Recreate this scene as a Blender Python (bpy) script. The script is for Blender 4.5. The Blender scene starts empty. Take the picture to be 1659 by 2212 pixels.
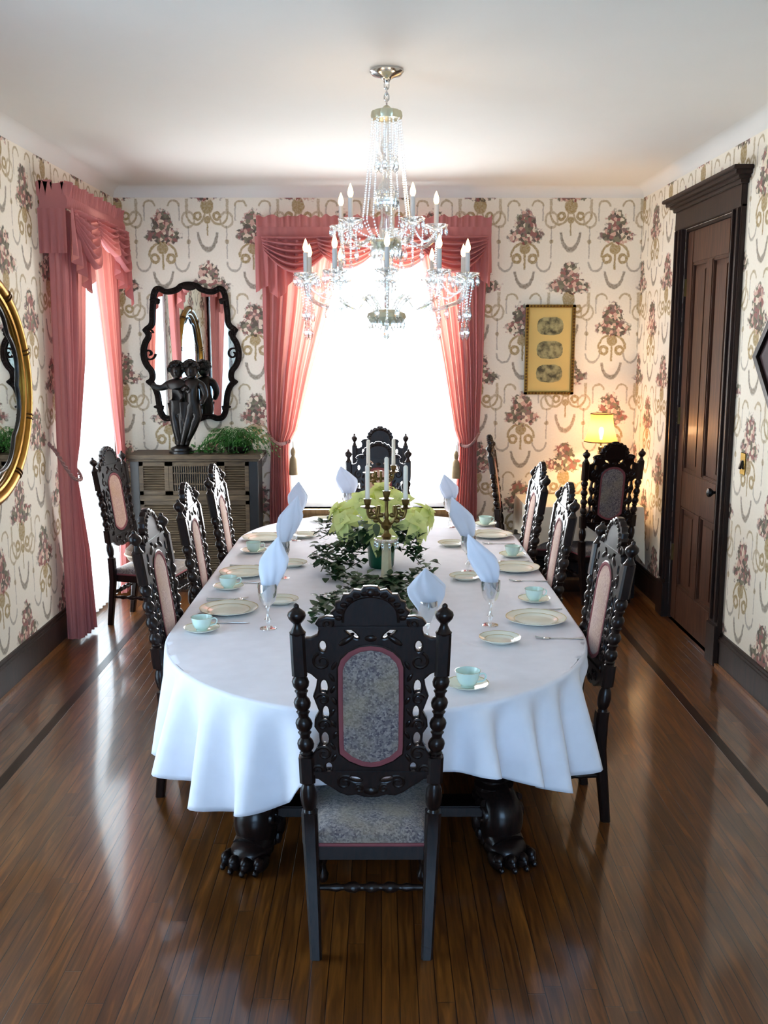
import bpy, bmesh, math, random
from mathutils import Vector, Matrix, Euler, noise
random.seed(7)
PI = math.pi
S = bpy.context.scene
COL = S.collection

# ------------------------------------------------------------------ camera, world, daylight, exposure
XL, XR, YB, YF, H = -2.18, 2.14, 8.36, -1.9, 3.27      # room shell: left, right, back, front, ceiling
cam_d = bpy.data.cameras.new('camera'); cam = bpy.data.objects.new('camera', cam_d); COL.objects.link(cam)
cam.location = (0, 0, 2.0)
cam.rotation_euler = (PI/2 - 0.1671, 0, -0.0028)
cam_d.sensor_fit = 'HORIZONTAL'; cam_d.sensor_width = 36.0; cam_d.lens = 36.0*2135/1659
cam_d.clip_start = 0.05
S.camera = cam
S.view_settings.view_transform = 'Standard'; S.view_settings.look = 'None'
S.view_settings.gamma = 1.0; S.view_settings.use_curve_mapping = False
S.view_settings.exposure = 0.24
S.cycles.max_bounces = 10; S.cycles.diffuse_bounces = 6; S.cycles.glossy_bounces = 5
S.cycles.transparent_max_bounces = 24
S.cycles.caustics_reflective = False; S.cycles.caustics_refractive = False
S.cycles.sample_clamp_indirect = 6.0
W = bpy.data.worlds.new('sky'); S.world = W; W.use_nodes = True
bg = W.node_tree.nodes['Background']; bg.inputs[0].default_value = (0.54, 0.79, 1.0, 1); bg.inputs[1].default_value = 7.5

def area_light(name, loc, rot, sx, sy, power, color):
    l = bpy.data.lights.new(name, 'AREA'); l.shape = 'RECTANGLE'; l.size = sx; l.size_y = sy
    l.energy = power; l.color = color
    o = bpy.data.objects.new(name, l); COL.objects.link(o); o.location = loc; o.rotation_euler = rot
    return o
# daylight standing outside each window, plus added fill from the front
area_light('daylight_back_window', (-0.06, YB+0.42, 1.72), (-PI/2, 0, 0), 1.5, 2.3, 300, (1.0, 0.96, 0.91))
area_light('daylight_left_window', (XL-0.42, 7.4, 1.45), (0, -PI/2, 0), 2.6, 1.2, 120, (1.0, 0.95, 0.88))
area_light('daylight_left_near_window', (XL-0.42, 3.35, 1.45), (0, -PI/2, 0), 2.6, 1.4, 36, (0.80, 0.88, 1.0))
area_light('added_front_fill', (0.0, YF-0.42, 1.6), (PI/2, 0, 0), 2.4, 2.0, 66, (0.20, 0.46, 1.0))  # added bluish fill from behind the camera, cools the hanging cloth

# ------------------------------------------------------------------ mesh helpers
def cr(pts, n=6, closed=True):
    """Catmull-Rom resample of a 2-D or 3-D outline"""
    P = [Vector(p) for p in pts]; N = len(P); out = []
    for i in range(N if closed else N-1):
        if closed: a, b, c, d = P[(i-1) % N], P[i], P[(i+1) % N], P[(i+2) % N]
        else: a, b, c, d = P[max(i-1, 0)], P[i], P[i+1], P[min(i+2, N-1)]
        for k in range(n):
            t = k/n
            out.append(0.5*((2*b)+(c-a)*t+(2*a-5*b+4*c-d)*t*t+(3*b-a-3*c+d)*t**3))
    if not closed: out.append(P[-1])
    return out

def lerp(a, b, t): return a+(b-a)*t
def sstep(a, b, x):
    t = min(1, max(0, (x-a)/(b-a))); return t*t*(3-2*t)
def interp(tab, x):
    """piecewise-linear table [(x, y...)] sorted ascending in x"""
    if x <= tab[0][0]: return tab[0][1:] if len(tab[0]) > 2 else tab[0][1]
    for a, b in zip(tab, tab[1:]):
        if x <= b[0]:
            t = (x-a[0])/(b[0]-a[0])
            r = [lerp(p, q, t) for p, q in zip(a[1:], b[1:])]
            return r if len(r) > 1 else r[0]
    return tab[-1][1:] if len(tab[-1]) > 2 else tab[-1][1]

class MB:
    """collects shapes and links them as ONE mesh object"""
    def __init__(s): s.v = []; s.f = []; s.m = []; s.uv = {}
    def add(s, V, F, mi=0, M=None):
        b = len(s.v)
        for p in V:
            p = Vector(p)
            s.v.append(M @ p if M is not None else p)
        for f in F: s.f.append([b+i for i in f]); s.m.append(mi)
        return s
    def box(s, c, d, mi=0, M=None):
        x, y, z = c; a, b, e = d[0]/2, d[1]/2, d[2]/2
        V = [(x+i*a, y+j*b, z+k*e) for i in (-1, 1) for j in (-1, 1) for k in (-1, 1)]
        F = [(0, 1, 3, 2), (4, 6, 7, 5), (0, 4, 5, 1), (2, 3, 7, 6), (0, 2, 6, 4), (1, 5, 7, 3)]
        return s.add(V, F, mi, M)
    def bx(s, x0, x1, y0, y1, z0, z1, mi=0, M=None):
        return s.box(((x0+x1)/2, (y0+y1)/2, (z0+z1)/2), (x1-x0, y1-y0, z1-z0), mi, M)
    def lathe(s, prof, M=None, seg=20, mi=0, mod=None, caps=True):
        V = []; F = []; n = len(prof)
        for j, (r, z) in enumerate(prof):
            for i in range(seg):
                a = 2*PI*i/seg; rr = r if mod is None else mod(r, z, a)
                V.append((rr*math.cos(a), rr*math.sin(a), z))
        for j in range(n-1):
            for i in range(seg):
                k = (i+1) % seg
                F.append((j*seg+i, j*seg+k, (j+1)*seg+k, (j+1)*seg+i))
        if caps:
            if prof[0][0] > 1e-5: F.append(tuple(reversed(range(seg))))
            if prof[-1][0] > 1e-5: F.append(tuple((n-1)*seg+i for i in range(seg)))
        return s.add(V, F, mi, M)
    def tube(s, pts, r, seg=8, mi=0, M=None, closed=False):
        P = [Vector(p) for p in pts]; n = len(P)
        R = r if isinstance(r, (list, tuple)) else [r]*n
        V = []; F = []; up = Vector((0, 0, 1)); prev = None
        for i in range(n):
            if closed: t = (P[(i+1) % n]-P[i-1])
            else: t = P[min(i+1, n-1)]-P[max(i-1, 0)]
            if t.length < 1e-9: t = Vector((0, 0, 1))
            t.normalize()
            if prev is None:
                a = t.cross(up if abs(t.z) < 0.95 else Vector((1, 0, 0)))
            else:
                a = prev-t*prev.dot(t)
                if a.length < 1e-6: a = t.cross(up)
            a.normalize(); prev = a; b = t.cross(a)
            for k in range(seg):
                q = 2*PI*k/seg
                V.append(P[i]+(a*math.cos(q)+b*math.sin(q))*R[i])
        for i in range(n if closed else n-1):
            j = (i+1) % n
            for k in range(seg):
                l = (k+1) % seg
                F.append((i*seg+k, i*seg+l, j*seg+l, j*seg+k))
        if not closed:
            F.append(tuple(reversed(range(seg)))); F.append(tuple((n-1)*seg+k for k in range(seg)))
        return s.add(V, F, mi, M)
    def ell(s, c, r, seg=12, rings=8, mi=0, M=None, R=None):
        if not isinstance(r, (tuple, list)): r = (r, r, r)
        V = []; F = []; c = Vector(c)
        for j in range(rings+1):
            th = PI*j/rings
            for i in range(seg):
                a = 2*PI*i/seg
                p = Vector((r[0]*math.sin(th)*math.cos(a), r[1]*math.sin(th)*math.sin(a), -r[2]*math.cos(th)))
                if R is not None: p = R @ p
                V.append(c+p)
        for j in range(rings):
            for i in range(seg):
                k = (i+1) % seg
                F.append((j*seg+i, j*seg+k, (j+1)*seg+k, (j+1)*seg+i))
        return s.add(V, F, mi, M)
    def grid(s, fn, nu, nv, mi=0, M=None, closed=False):
        V = [fn(i/(nu if closed else nu-1), j/(nv-1)) for j in range(nv) for i in range(nu)]
        F = []
        for j in range(nv-1):
            for i in range(nu if closed else nu-1):
                k = (i+1) % nu
                F.append((j*nu+i, j*nu+k, (j+1)*nu+k, (j+1)*nu+i))
        return s.add(V, F, mi, M)
    def plate(s, outer, holes=(), depth=0.03, bevel=0.004, mi=0, M=None):
        """outline with pierced holes, lying in XZ and thick along Y"""
        cu = bpy.data.curves.new('outline', 'CURVE'); cu.dimensions = '2D'; cu.fill_mode = 'BOTH'
        cu.extrude = max(depth/2-bevel, 0.0005); cu.bevel_depth = bevel; cu.bevel_resolution = 1
        if hasattr(cu, 'offset'): cu.offset = -bevel
        for pl in [outer]+list(holes):
            sp = cu.splines.new('POLY'); sp.points.add(len(pl)-1)
            for q, p in zip(sp.points, pl): q.co = (p[0], p[1], 0, 1)
            sp.use_cyclic_u = True
        ob = bpy.data.objects.new('outline', cu); COL.objects.link(ob)
        dg = bpy.context.evaluated_depsgraph_get()
        me = bpy.data.meshes.new_from_object(ob.evaluated_get(dg))
        V = [(v.co.x, -v.co.z, v.co.y) for v in me.vertices]
        F = [tuple(p.vertices) for p in me.polygons]
        bpy.data.objects.remove(ob); bpy.data.curves.remove(cu); bpy.data.meshes.remove(me)
        return s.add(V, F, mi, M)
    def build(s, name, mats, parent=None, angle=38, bevel=0, weld=False):
        me = bpy.data.meshes.new(name)
        me.from_pydata([tuple(p) for p in s.v], [], s.f)
        for m in (mats if isinstance(mats, (list, tuple)) else [mats]): me.materials.append(m)
        me.polygons.foreach_set('material_index', s.m)
        bm = bmesh.new(); bm.from_mesh(me)
        if weld: bmesh.ops.remove_doubles(bm, verts=bm.verts, dist=weld)
        bmesh.ops.recalc_face_normals(bm, faces=bm.faces)
        if bevel:
            es = [e for e in bm.edges if len(e.link_faces) == 2 and e.calc_face_angle() > 0.6]
            bmesh.ops.bevel(bm, geom=es, offset=bevel, segments=2, affect='EDGES', clamp_overlap=True)
        bm.to_mesh(me); bm.free()
        me.polygons.foreach_set('use_smooth', [True]*len(me.polygons))
        try: me.set_sharp_from_angle(angle=math.radians(angle))
        except Exception: pass
        o = bpy.data.objects.new(name, me); COL.objects.link(o)
        if parent is not None: o.parent = parent
        return o

def tag(o, label, cat, group=None):
    o['label'] = label; o['category'] = cat
    if group: o['group'] = group
    return o
def thing(name, label, cat, loc=(0, 0, 0), rz=0, group=None):
    o = bpy.data.objects.new(name, None); COL.objects.link(o); o.empty_display_size = 0.05
    o.location = loc; o.rotation_euler = (0, 0, rz)
    return tag(o, label, cat, group)
def struct(o): o['kind'] = 'structure'; return o
def dup(root, loc, rz=0, label=None, group=None, rot=None):
    kids = [(c, list(c.children)) for c in root.children]
    r = root.copy(); COL.objects.link(r); r.location = loc; r.rotation_euler = rot or (0, 0, rz)
    if label: r['label'] = label
    if group: r['group'] = group
    for ch, gs in kids:
        c = ch.copy(); COL.objects.link(c); c.parent = r
        for g in gs:
            d = g.copy(); COL.objects.link(d); d.parent = c
    return r
def T(x, y, z): return Matrix.Translation((x, y, z))
def RX(a): return Matrix.Rotation(a, 4, 'X')
def RY(a): return Matrix.Rotation(a, 4, 'Y')
def RZ(a): return Matrix.Rotation(a, 4, 'Z')
def SC(x, y, z): return Matrix.Diagonal((x, y, z, 1))
def along(p, q):
    """matrix taking +Z onto p->q"""
    d = Vector(q)-Vector(p)
    return Matrix.Translation(p) @ d.to_track_quat('Z', 'Y').to_matrix().to_4x4()

# ------------------------------------------------------------------ materials
class X:
    """tiny expression builder over Math nodes"""
    nt = None
    def __init__(s, v): s.v = v
    @staticmethod
    def op(name, *a):
        n = X.nt.nodes.new('ShaderNodeMath'); n.operation = name
        for i, q in enumerate(a):
            q = q.v if isinstance(q, X) else q
            if isinstance(q, (int, float)): n.inputs[i].default_value = q
            else: X.nt.links.new(q, n.inputs[i])
        return X(n.outputs[0])
    def __add__(s, o): return X.op('ADD', s, o)
    __radd__ = __add__
    def __sub__(s, o): return X.op('SUBTRACT', s, o)
    def __rsub__(s, o): return X.op('SUBTRACT', o, s)
    def __mul__(s, o): return X.op('MULTIPLY', s, o)
    __rmul__ = __mul__
    def __truediv__(s, o): return X.op('DIVIDE', s, o)
def xabs(a): return X.op('ABSOLUTE', a)
def xmin(*a):
    r = a[0]
    for b in a[1:]: r = X.op('MINIMUM', r, b)
    return r
def xmax(*a):
    r = a[0]
    for b in a[1:]: r = X.op('MAXIMUM', r, b)
    return r
def xclamp(a):
    r = X.op('MULTIPLY', a, 1.0); r.v.node.use_clamp = True; return r
def xlen(a, b): return X.op('SQRT', a*a+b*b)

def new_mat(name):
    m = bpy.data.materials.new(name); m.use_nodes = True
    nt = m.node_tree; b = nt.nodes['Principled BSDF']
    return m, nt, b
def col(c): return (c[0], c[1], c[2], 1)
def srgb(r, g, b):
    f = lambda c: (c/255/12.92) if c/255 <= 0.04045 else ((c/255+0.055)/1.055)**2.4
    return (f(r), f(g), f(b))
def simple(name, c, rough=0.5, metal=0.0, spec=0.5, noise_amt=0.12, noise_scale=30, bump=0.0, coat=0.0):
    m, nt, b = new_mat(name)
    tc = nt.nodes.new('ShaderNodeTexCoord'); nz = nt.nodes.new('ShaderNodeTexNoise')
    nz.inputs['Scale'].default_value = noise_scale; nz.inputs['Detail'].default_value = 4
    nt.links.new(tc.outputs['Object'], nz.inputs['Vector'])
    mx = nt.nodes.new('ShaderNodeMix'); mx.data_type = 'RGBA'
    mx.inputs[6].default_value = col([x*(1-noise_amt) for x in c]); mx.inputs[7].default_value = col([min(1, x*(1+noise_amt)) for x in c])
    nt.links.new(nz.outputs[0], mx.inputs[0]); nt.links.new(mx.outputs[2], b.inputs['Base Color'])
    b.inputs['Roughness'].default_value = rough; b.inputs['Metallic'].default_value = metal
    b.inputs['Specular IOR Level'].default_value = spec
    b.inputs['Coat Weight'].default_value = coat
    if bump:
        bp = nt.nodes.new('ShaderNodeBump'); bp.inputs['Strength'].default_value = bump; bp.inputs['Distance'].default_value = 0.004
        nt.links.new(nz.outputs[0], bp.inputs['Height']); nt.links.new(bp.outputs[0], b.inputs['Normal'])
    return m
def wood(name, c1, c2, rough=0.3, scale=(18, 18, 1.6), coat=0.3, spec=0.22):
    m, nt, b = new_mat(name)
    tc = nt.nodes.new('ShaderNodeTexCoord'); mp = nt.nodes.new('ShaderNodeMapping'); mp.inputs['Scale'].default_value = scale
    nz = nt.nodes.new('ShaderNodeTexNoise'); nz.inputs['Scale'].default_value = 3; nz.inputs['Detail'].default_value = 6
    nt.links.new(tc.outputs['Object'], mp.inputs[0]); nt.links.new(mp.outputs[0], nz.inputs['Vector'])
    rp = nt.nodes.new('ShaderNodeValToRGB'); rp.color_ramp.elements[0].position = 0.3; rp.color_ramp.elements[1].position = 0.7
    rp.color_ramp.elements[0].color = col(c1); rp.color_ramp.elements[1].color = col(c2)
    nt.links.new(nz.outputs[0], rp.inputs[0]); nt.links.new(rp.outputs[0], b.inputs['Base Color'])
    b.inputs['Roughness'].default_value = rough; b.inputs['Coat Weight'].default_value = coat; b.inputs['Coat Roughness'].default_value = 0.12
    b.inputs['Specular IOR Level'].default_value = spec
    return m
def cloth(name, c, trans=0.35, tcol=None, transp=0.0, weave=0.0):
    m, nt, b = new_mat(name); nt.nodes.remove(b); out = nt.nodes['Material Output']
    d = nt.nodes.new('ShaderNodeBsdfDiffuse'); t = nt.nodes.new('ShaderNodeBsdfTranslucent'); mx = nt.nodes.new('ShaderNodeMixShader')
    tc = nt.nodes.new('ShaderNodeTexCoord'); nz = nt.nodes.new('ShaderNodeTexNoise'); nz.inputs['Scale'].default_value = 14
    nt.links.new(tc.outputs['Object'], nz.inputs['Vector'])
    mc = nt.nodes.new('ShaderNodeMix'); mc.data_type = 'RGBA'
    mc.inputs[6].default_value = col([x*0.93 for x in c]); mc.inputs[7].default_value = col([min(1, x*1.06) for x in c])
    nt.links.new(nz.outputs[0], mc.inputs[0]); nt.links.new(mc.outputs[2], d.inputs[0])
    t.inputs[0].default_value = col(tcol or c); mx.inputs[0].default_value = trans
    nt.links.new(d.outputs[0], mx.inputs[1]); nt.links.new(t.outputs[0], mx.inputs[2])
    last = mx
    if transp:
        tp = nt.nodes.new('ShaderNodeBsdfTransparent'); m2 = nt.nodes.new('ShaderNodeMixShader'); m2.inputs[0].default_value = transp
        nt.links.new(mx.outputs[0], m2.inputs[1]); nt.links.new(tp.outputs[0], m2.inputs[2]); last = m2
    nt.links.new(last.outputs[0], out.inputs[0])
    return m
def crystal(name, tint=(1, 1, 1), clear=0.55, rough=0.02, low=0.18):
    """clear glass: see-through with a fresnel gloss"""
    m, nt, b = new_mat(name); nt.nodes.remove(b); out = nt.nodes['Material Output']
    tp = nt.nodes.new('ShaderNodeBsdfTransparent'); tp.inputs[0].default_value = col(tint)
    g = nt.nodes.new('ShaderNodeBsdfGlossy'); g.inputs['Roughness'].default_value = rough; g.inputs[0].default_value = (1, 1, 1, 1)
    lw = nt.nodes.new('ShaderNodeLayerWeight'); lw.inputs[0].default_value = clear
    mr = nt.nodes.new('ShaderNodeMapRange'); mr.inputs['To Min'].default_value = low; mr.inputs['To Max'].default_value = 0.95
    nt.links.new(lw.outputs['Facing'], mr.inputs[0])
    mx = nt.nodes.new('ShaderNodeMixShader')
    nt.links.new(mr.outputs[0], mx.inputs[0]); nt.links.new(tp.outputs[0], mx.inputs[1]); nt.links.new(g.outputs[0], mx.inputs[2])
    nt.links.new(mx.outputs[0], out.inputs[0])
    return m
def emit(name, c, s):
    m, nt, b = new_mat(name); nt.nodes.remove(b); e = nt.nodes.new('ShaderNodeEmission')
    e.inputs[0].default_value = col(c); e.inputs[1].default_value = s
    nt.links.new(e.outputs[0], nt.nodes['Material Output'].inputs[0]); return m

def wallpaper():
    """cream paper printed with flower baskets, urns, scrolls and garlands, half-drop repeat of 0.743 m"""
    m, nt, b = new_mat('floral_wallpaper'); X.nt = nt
    uvn = nt.nodes.new('ShaderNodeUVMap'); uvn.uv_map = 'UVMap'
    wob = nt.nodes.new('ShaderNodeTexNoise'); wob.inputs['Scale'].default_value = 32; wob.inputs['Detail'].default_value = 2
    nt.links.new(uvn.outputs[0], wob.inputs['Vector'])
    sepn = nt.nodes.new('ShaderNodeSeparateXYZ'); nt.links.new(uvn.outputs[0], sepn.inputs[0])
    sc = nt.nodes.new('ShaderNodeSeparateColor'); nt.links.new(wob.outputs['Color'], sc.inputs[0])
    wx = (X(sc.outputs[0])-0.5)*0.035; wy = (X(sc.outputs[1])-0.5)*0.035
    U = X(sepn.outputs[0])+wx*0.5; V = X(sepn.outputs[1])+wy*0.5
    P = 0.743
    def wrap(a, off):
        return X.op('WRAP', a-off, P/2, -P/2)
    def soft(d, w, s=0.006):                       # 1 inside distance w
        return xclamp((w-d)/s+0.5)
    def ring(x, y, cx, cy, a, bb):                  # approx distance to an ellipse outline
        return xabs(xlen((x-cx)/a, (y-cy)/bb)-1.0)*min(a, bb)
    def below(y, z): return soft(y-z, 0.0, 0.01)
    def above(y, z): return soft(z-y, 0.0, 0.01)
    # ---- motif A: tall bouquet over a scrolled urn, framed by canes
    ax = wrap(U, 0.0); ay = wrap(V, 0.0); aa = xabs(ax)
    # a second tap one period up for parts that hang past the cell edge
    fl = []; gold = []; dark = []
    wide = xlen(wx, wy)
    rough_x = ax+wx*2.6; rough_y = ay+wy*2.6
    fA = xmax(soft(xlen(rough_x/0.085, (rough_y-0.06)/0.115), 1.0, 0.18), soft(xlen((rough_x-0.005)/0.145, (rough_y+0.025)/0.066), 1.0, 0.18))
    fl.append(fA)
    gold.append(soft(ring(aa, ay, 0.0, -0.185, 0.11, 0.10), 0.009)*above(ay, -0.20))
    gold.append(soft(ring(aa, ay, 0.066, -0.21, 0.030, 0.030), 0.012))
    gold.append(soft(xlen(aa/0.045, (ay+0.13)/0.045), 1.0, 0.15))
    gold.append(soft(xmax(aa-0.008, xabs(ay+0.21)-0.09), 0.0))
    a2 = wrap(V, -P/2)                               # lower half of the drop under the urn
    dark.append(soft(ring(aa, a2, 0.0, 0.0865, 0.080, 0.15), 0.010)*below(a2, 0.06)*0.78)
    # canes and side swags
    dark.append(soft(xmax(xabs(aa-0.215)-0.005, xabs(ay+0.08)-0.13), 0.0)*0.55)
    dark.append(soft(ring(aa, ay, 0.158, -0.235, 0.058, 0.075), 0.007)*below(ay, -0.235)*0.6)
    gold.append(soft(ring(aa, ay, 0.098, 0.205, 0.045, 0.045), 0.008)*above(ay, 0.205)*0.8)
    dark.append(soft(xmax(xabs(aa-0.143)-0.006, xabs(ay-0.15)-0.06), 0.0)*0.5)
    gold.append(soft(xlen(aa-0.215, ay+0.075), 0.018)*0.8)
    gold.append(soft(ring(aa, ay, 0.215, 0.10, 0.05, 0.06), 0.008)*0.7)
    # ---- motif B: flower basket on a pedestal with arms, half a period across and down
    bx_ = wrap(U, P/2); by = wrap(V, -0.41); ba = xabs(bx_)
    rbx = ba+wx*2.6; rby = by+wy*2.6
    fB = xmax(soft(xlen(rbx/0.085, (rby-0.075)/0.10), 1.0, 0.18), soft(xlen(rbx/0.175, (rby+0.02)/0.062), 1.0, 0.2))
    fl.append(fB)
    gold.append(soft(xlen(ba/0.052, (by+0.125)/0.065), 1.0, 0.15))
    gold.append(soft(xlen(ba-0.0, by+0.235), 0.028))
    gold.append(soft(ring(ba, by, 0.078, -0.205, 0.026, 0.026), 0.011))
    gold.append(soft(xmax(ba-0.006, xabs(by+0.29)-0.07), 0.0))
    gold.append(soft(ring(ba, by, 0.095, -0.175, 0.075, 0.095), 0.008)*below(by, -0.16)*0.9)
    gold.append(soft(xmax(xabs(ba-0.165)-0.012, xabs(by+0.13)-0.06), 0.0)*0.7)
    b2 = wrap(V, -0.41-P/2)                          # lower half of the pedestal drop
    dark.append(soft(ring(ba, b2, 0.0, 0.065, 0.080, 0.165), 0.010)*below(b2, 0.04)*0.78)
    # ---- colours
    vor = nt.nodes.new('ShaderNodeTexVoronoi'); vor.inputs['Scale'].default_value = 40; nt.links.new(uvn.outputs[0], vor.inputs['Vector'])
    vs = nt.nodes.new('ShaderNodeSeparateColor'); nt.links.new(vor.outputs['Color'], vs.inputs[0])
    rp = nt.nodes.new('ShaderNodeValToRGB'); rp.color_ramp.interpolation = 'CONSTANT'
    cols = [(0, srgb(70, 58, 46)), (0.16, srgb(140, 78, 74)), (0.34, srgb(112, 108, 84)), (0.48, srgb(206, 164, 146)), (0.64, srgb(122, 92, 88)), (0.76, srgb(228, 212, 188)), (0.90, srgb(92, 86, 64))]
    el = rp.color_ramp.elements
    el[0].position = 0; el[0].color = col(cols[0][1]); el[1].position = cols[1][0]; el[1].color = col(cols[1][1])
    for p_, c_ in cols[2:]:
        e = el.new(p_); e.color = col(c_)
    nt.links.new(vs.outputs[0], rp.inputs[0])
    # petals: darker heart to every flower
    petal = xclamp(1.15-X(vor.outputs['Distance'])*0.55)
    def mix(a, bcol, f, tp='MIX'):
        n = nt.nodes.new('ShaderNodeMix'); n.data_type = 'RGBA'; n.blend_type = tp
        f = f.v if isinstance(f, X) else f
        if isinstance(f, (int, float)): n.inputs[0].default_value = f
        else: nt.links.new(f, n.inputs[0])
        for q, idx in ((a, 6), (bcol, 7)):
            if isinstance(q, tuple): n.inputs[idx].default_value = col(q)
            else: nt.links.new(q, n.inputs[idx])
        return n.outputs[2]
    gm = xmax(*gold); dm = xmax(*dark); fm = xmax(*fl)
    blotch = nt.nodes.new('ShaderNodeTexNoise'); blotch.inputs['Scale'].default_value = 70; nt.links.new(uvn.outputs[0], blotch.inputs['Vector'])
    bl = X(blotch.outputs[0])
    c = mix(srgb(244, 236, 220), srgb(234, 224, 204), bl)
    c = mix(c, srgb(158, 132, 78), gm*(bl*0.8+0.42))
    c = mix(c, srgb(96, 78, 56), dm*(bl*0.9+0.4))
    c = mix(c, rp.outputs[0], fm*0.9)
    nt.links.new(c, b.inputs['Base Color']); b.inputs['Roughness'].default_value = 0.75; b.inputs['Specular IOR Level'].default_value = 0.2
    return m

def floorboards():
    m, nt, b = new_mat('oak_floorboards'); X.nt = nt
    g = nt.nodes.new('ShaderNodeNewGeometry')
    # boards 57 mm wide with staggered end joints
    sp = nt.nodes.new('ShaderNodeSeparateXYZ'); nt.links.new(g.outputs['Position'], sp.inputs[0])
    fx = X(sp.outputs[0])/0.057; row = X.op('FLOOR', fx); fr = X.op('FRACT', fx)
    w1 = nt.nodes.new('ShaderNodeTexWhiteNoise'); w1.noise_dimensions = '1D'; nt.links.new(row.v, w1.inputs['W'])
    fy = X(sp.outputs[1])/1.25+X(w1.outputs['Value'])*7.3; bn = X.op('FLOOR', fy); fry = X.op('FRACT', fy)
    cb_ = nt.nodes.new('ShaderNodeCombineXYZ'); nt.links.new(row.v, cb_.inputs[0]); nt.links.new(bn.v, cb_.inputs[1])
    w2 = nt.nodes.new('ShaderNodeTexWhiteNoise'); w2.noise_dimensions = '3D'; nt.links.new(cb_.outputs[0], w2.inputs['Vector'])
    board = X(w2.outputs['Value'])
    gap = xmax(xclamp((0.034-xmin(fr, 1.0-fr))/0.016), xclamp((0.0012-xmin(fry, 1.0-fry))/0.0006))
    mp2 = nt.nodes.new('ShaderNodeMapping'); mp2.inputs['Scale'].default_value = (26, 1.7, 1); nt.links.new(g.outputs['Position'], mp2.inputs[0])
    add = nt.nodes.new('ShaderNodeVectorMath'); add.operation = 'ADD'; nt.links.new(mp2.outputs[0], add.inputs[0])
    sc = nt.nodes.new('ShaderNodeVectorMath'); sc.operation = 'SCALE'; sc.inputs['Scale'].default_value = 7; nt.links.new(board.v, sc.inputs[0]); nt.links.new(sc.outputs[0], add.inputs[1])
    nz = nt.nodes.new('ShaderNodeTexNoise'); nz.inputs['Scale'].default_value = 1.6; nz.inputs['Detail'].default_value = 7; nz.inputs['Distortion'].default_value = 1.2
    nt.links.new(add.outputs[0], nz.inputs['Vector'])
    rp = nt.nodes.new('ShaderNodeValToRGB'); e = rp.color_ramp.elements
    e[0].position = 0.25; e[0].color = col(srgb(54, 28, 9)); e[1].position = 0.78; e[1].color = col(srgb(130, 77, 29))
    k = e.new(0.5); k.color = col(srgb(92, 52, 18))
    nt.links.new(nz.outputs[0], rp.inputs[0])
    mx = nt.nodes.new('ShaderNodeMix'); mx.data_type = 'RGBA'; mx.blend_type = 'MULTIPLY'; mx.inputs[0].default_value = 1
    tint = nt.nodes.new('ShaderNodeMapRange'); tint.inputs['To Min'].default_value = 0.68; tint.inputs['To Max'].default_value = 1.12
    nt.links.new(board.v, tint.inputs[0]); nt.links.new(rp.outputs[0], mx.inputs[6]); nt.links.new(tint.outputs[0], mx.inputs[7])
    # gaps between the boards
    gp = nt.nodes.new('ShaderNodeMix'); gp.data_type = 'RGBA'; gp.inputs[7].default_value = col(srgb(30, 15, 6))
    nt.links.new(gap.v, gp.inputs[0]); nt.links.new(mx.outputs[2], gp.inputs[6]); nt.links.new(gp.outputs[2], b.inputs['Base Color'])
    b.inputs['Roughness'].default_value = 0.30
    b.inputs['Coat Weight'].default_value = 0.65; b.inputs['Coat Roughness'].default_value = 0.10; b.inputs['Specular IOR Level'].default_value = 0.42
    bp = nt.nodes.new('ShaderNodeBump'); bp.inputs['Strength'].default_value = 0.35; bp.inputs['Distance'].default_value = 0.002
    hs = X(nz.outputs[0])*0.12-gap*1.6+board*0.3
    nt.links.new(hs.v, bp.inputs['Height']); nt.links.new(bp.outputs[0], b.inputs['Normal'])
    return m

def upholstery(name, c1, c2, c3):
    m, nt, b = new_mat(name)
    tc = nt.nodes.new('ShaderNodeTexCoord'); v = nt.nodes.new('ShaderNodeTexVoronoi'); v.inputs['Scale'].default_value = 170
    nz = nt.nodes.new('ShaderNodeTexNoise'); nz.inputs['Scale'].default_value = 9; nz.inputs['Detail'].default_value = 3
    nt.links.new(tc.outputs['Object'], v.inputs['Vector']); nt.links.new(tc.outputs['Object'], nz.inputs['Vector'])
    s = nt.nodes.new('ShaderNodeSeparateColor'); nt.links.new(v.outputs['Color'], s.inputs[0])
    a = nt.nodes.new('ShaderNodeMix'); a.data_type = 'RGBA'; a.inputs[6].default_value = col(c1); a.inputs[7].default_value = col(c2); nt.links.new(s.outputs[0], a.inputs[0])
    q = nt.nodes.new('ShaderNodeMix'); q.data_type = 'RGBA'; q.inputs[7].default_value = col(c3); nt.links.new(a.outputs[2], q.inputs[6])
    r = nt.nodes.new('ShaderNodeMapRange'); r.inputs[1].default_value = 0.4; r.inputs[2].default_value = 0.7; r.inputs['To Max'].default_value = 0.6; nt.links.new(nz.outputs[0], r.inputs[0]); nt.links.new(r.outputs[0], q.inputs[0])
    nt.links.new(q.outputs[2], b.inputs['Base Color']); b.inputs['Roughness'].default_value = 0.85; b.inputs['Specular IOR Level'].default_value = 0.2
    b.inputs['Sheen Weight'].default_value = 0.3
    return m

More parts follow.
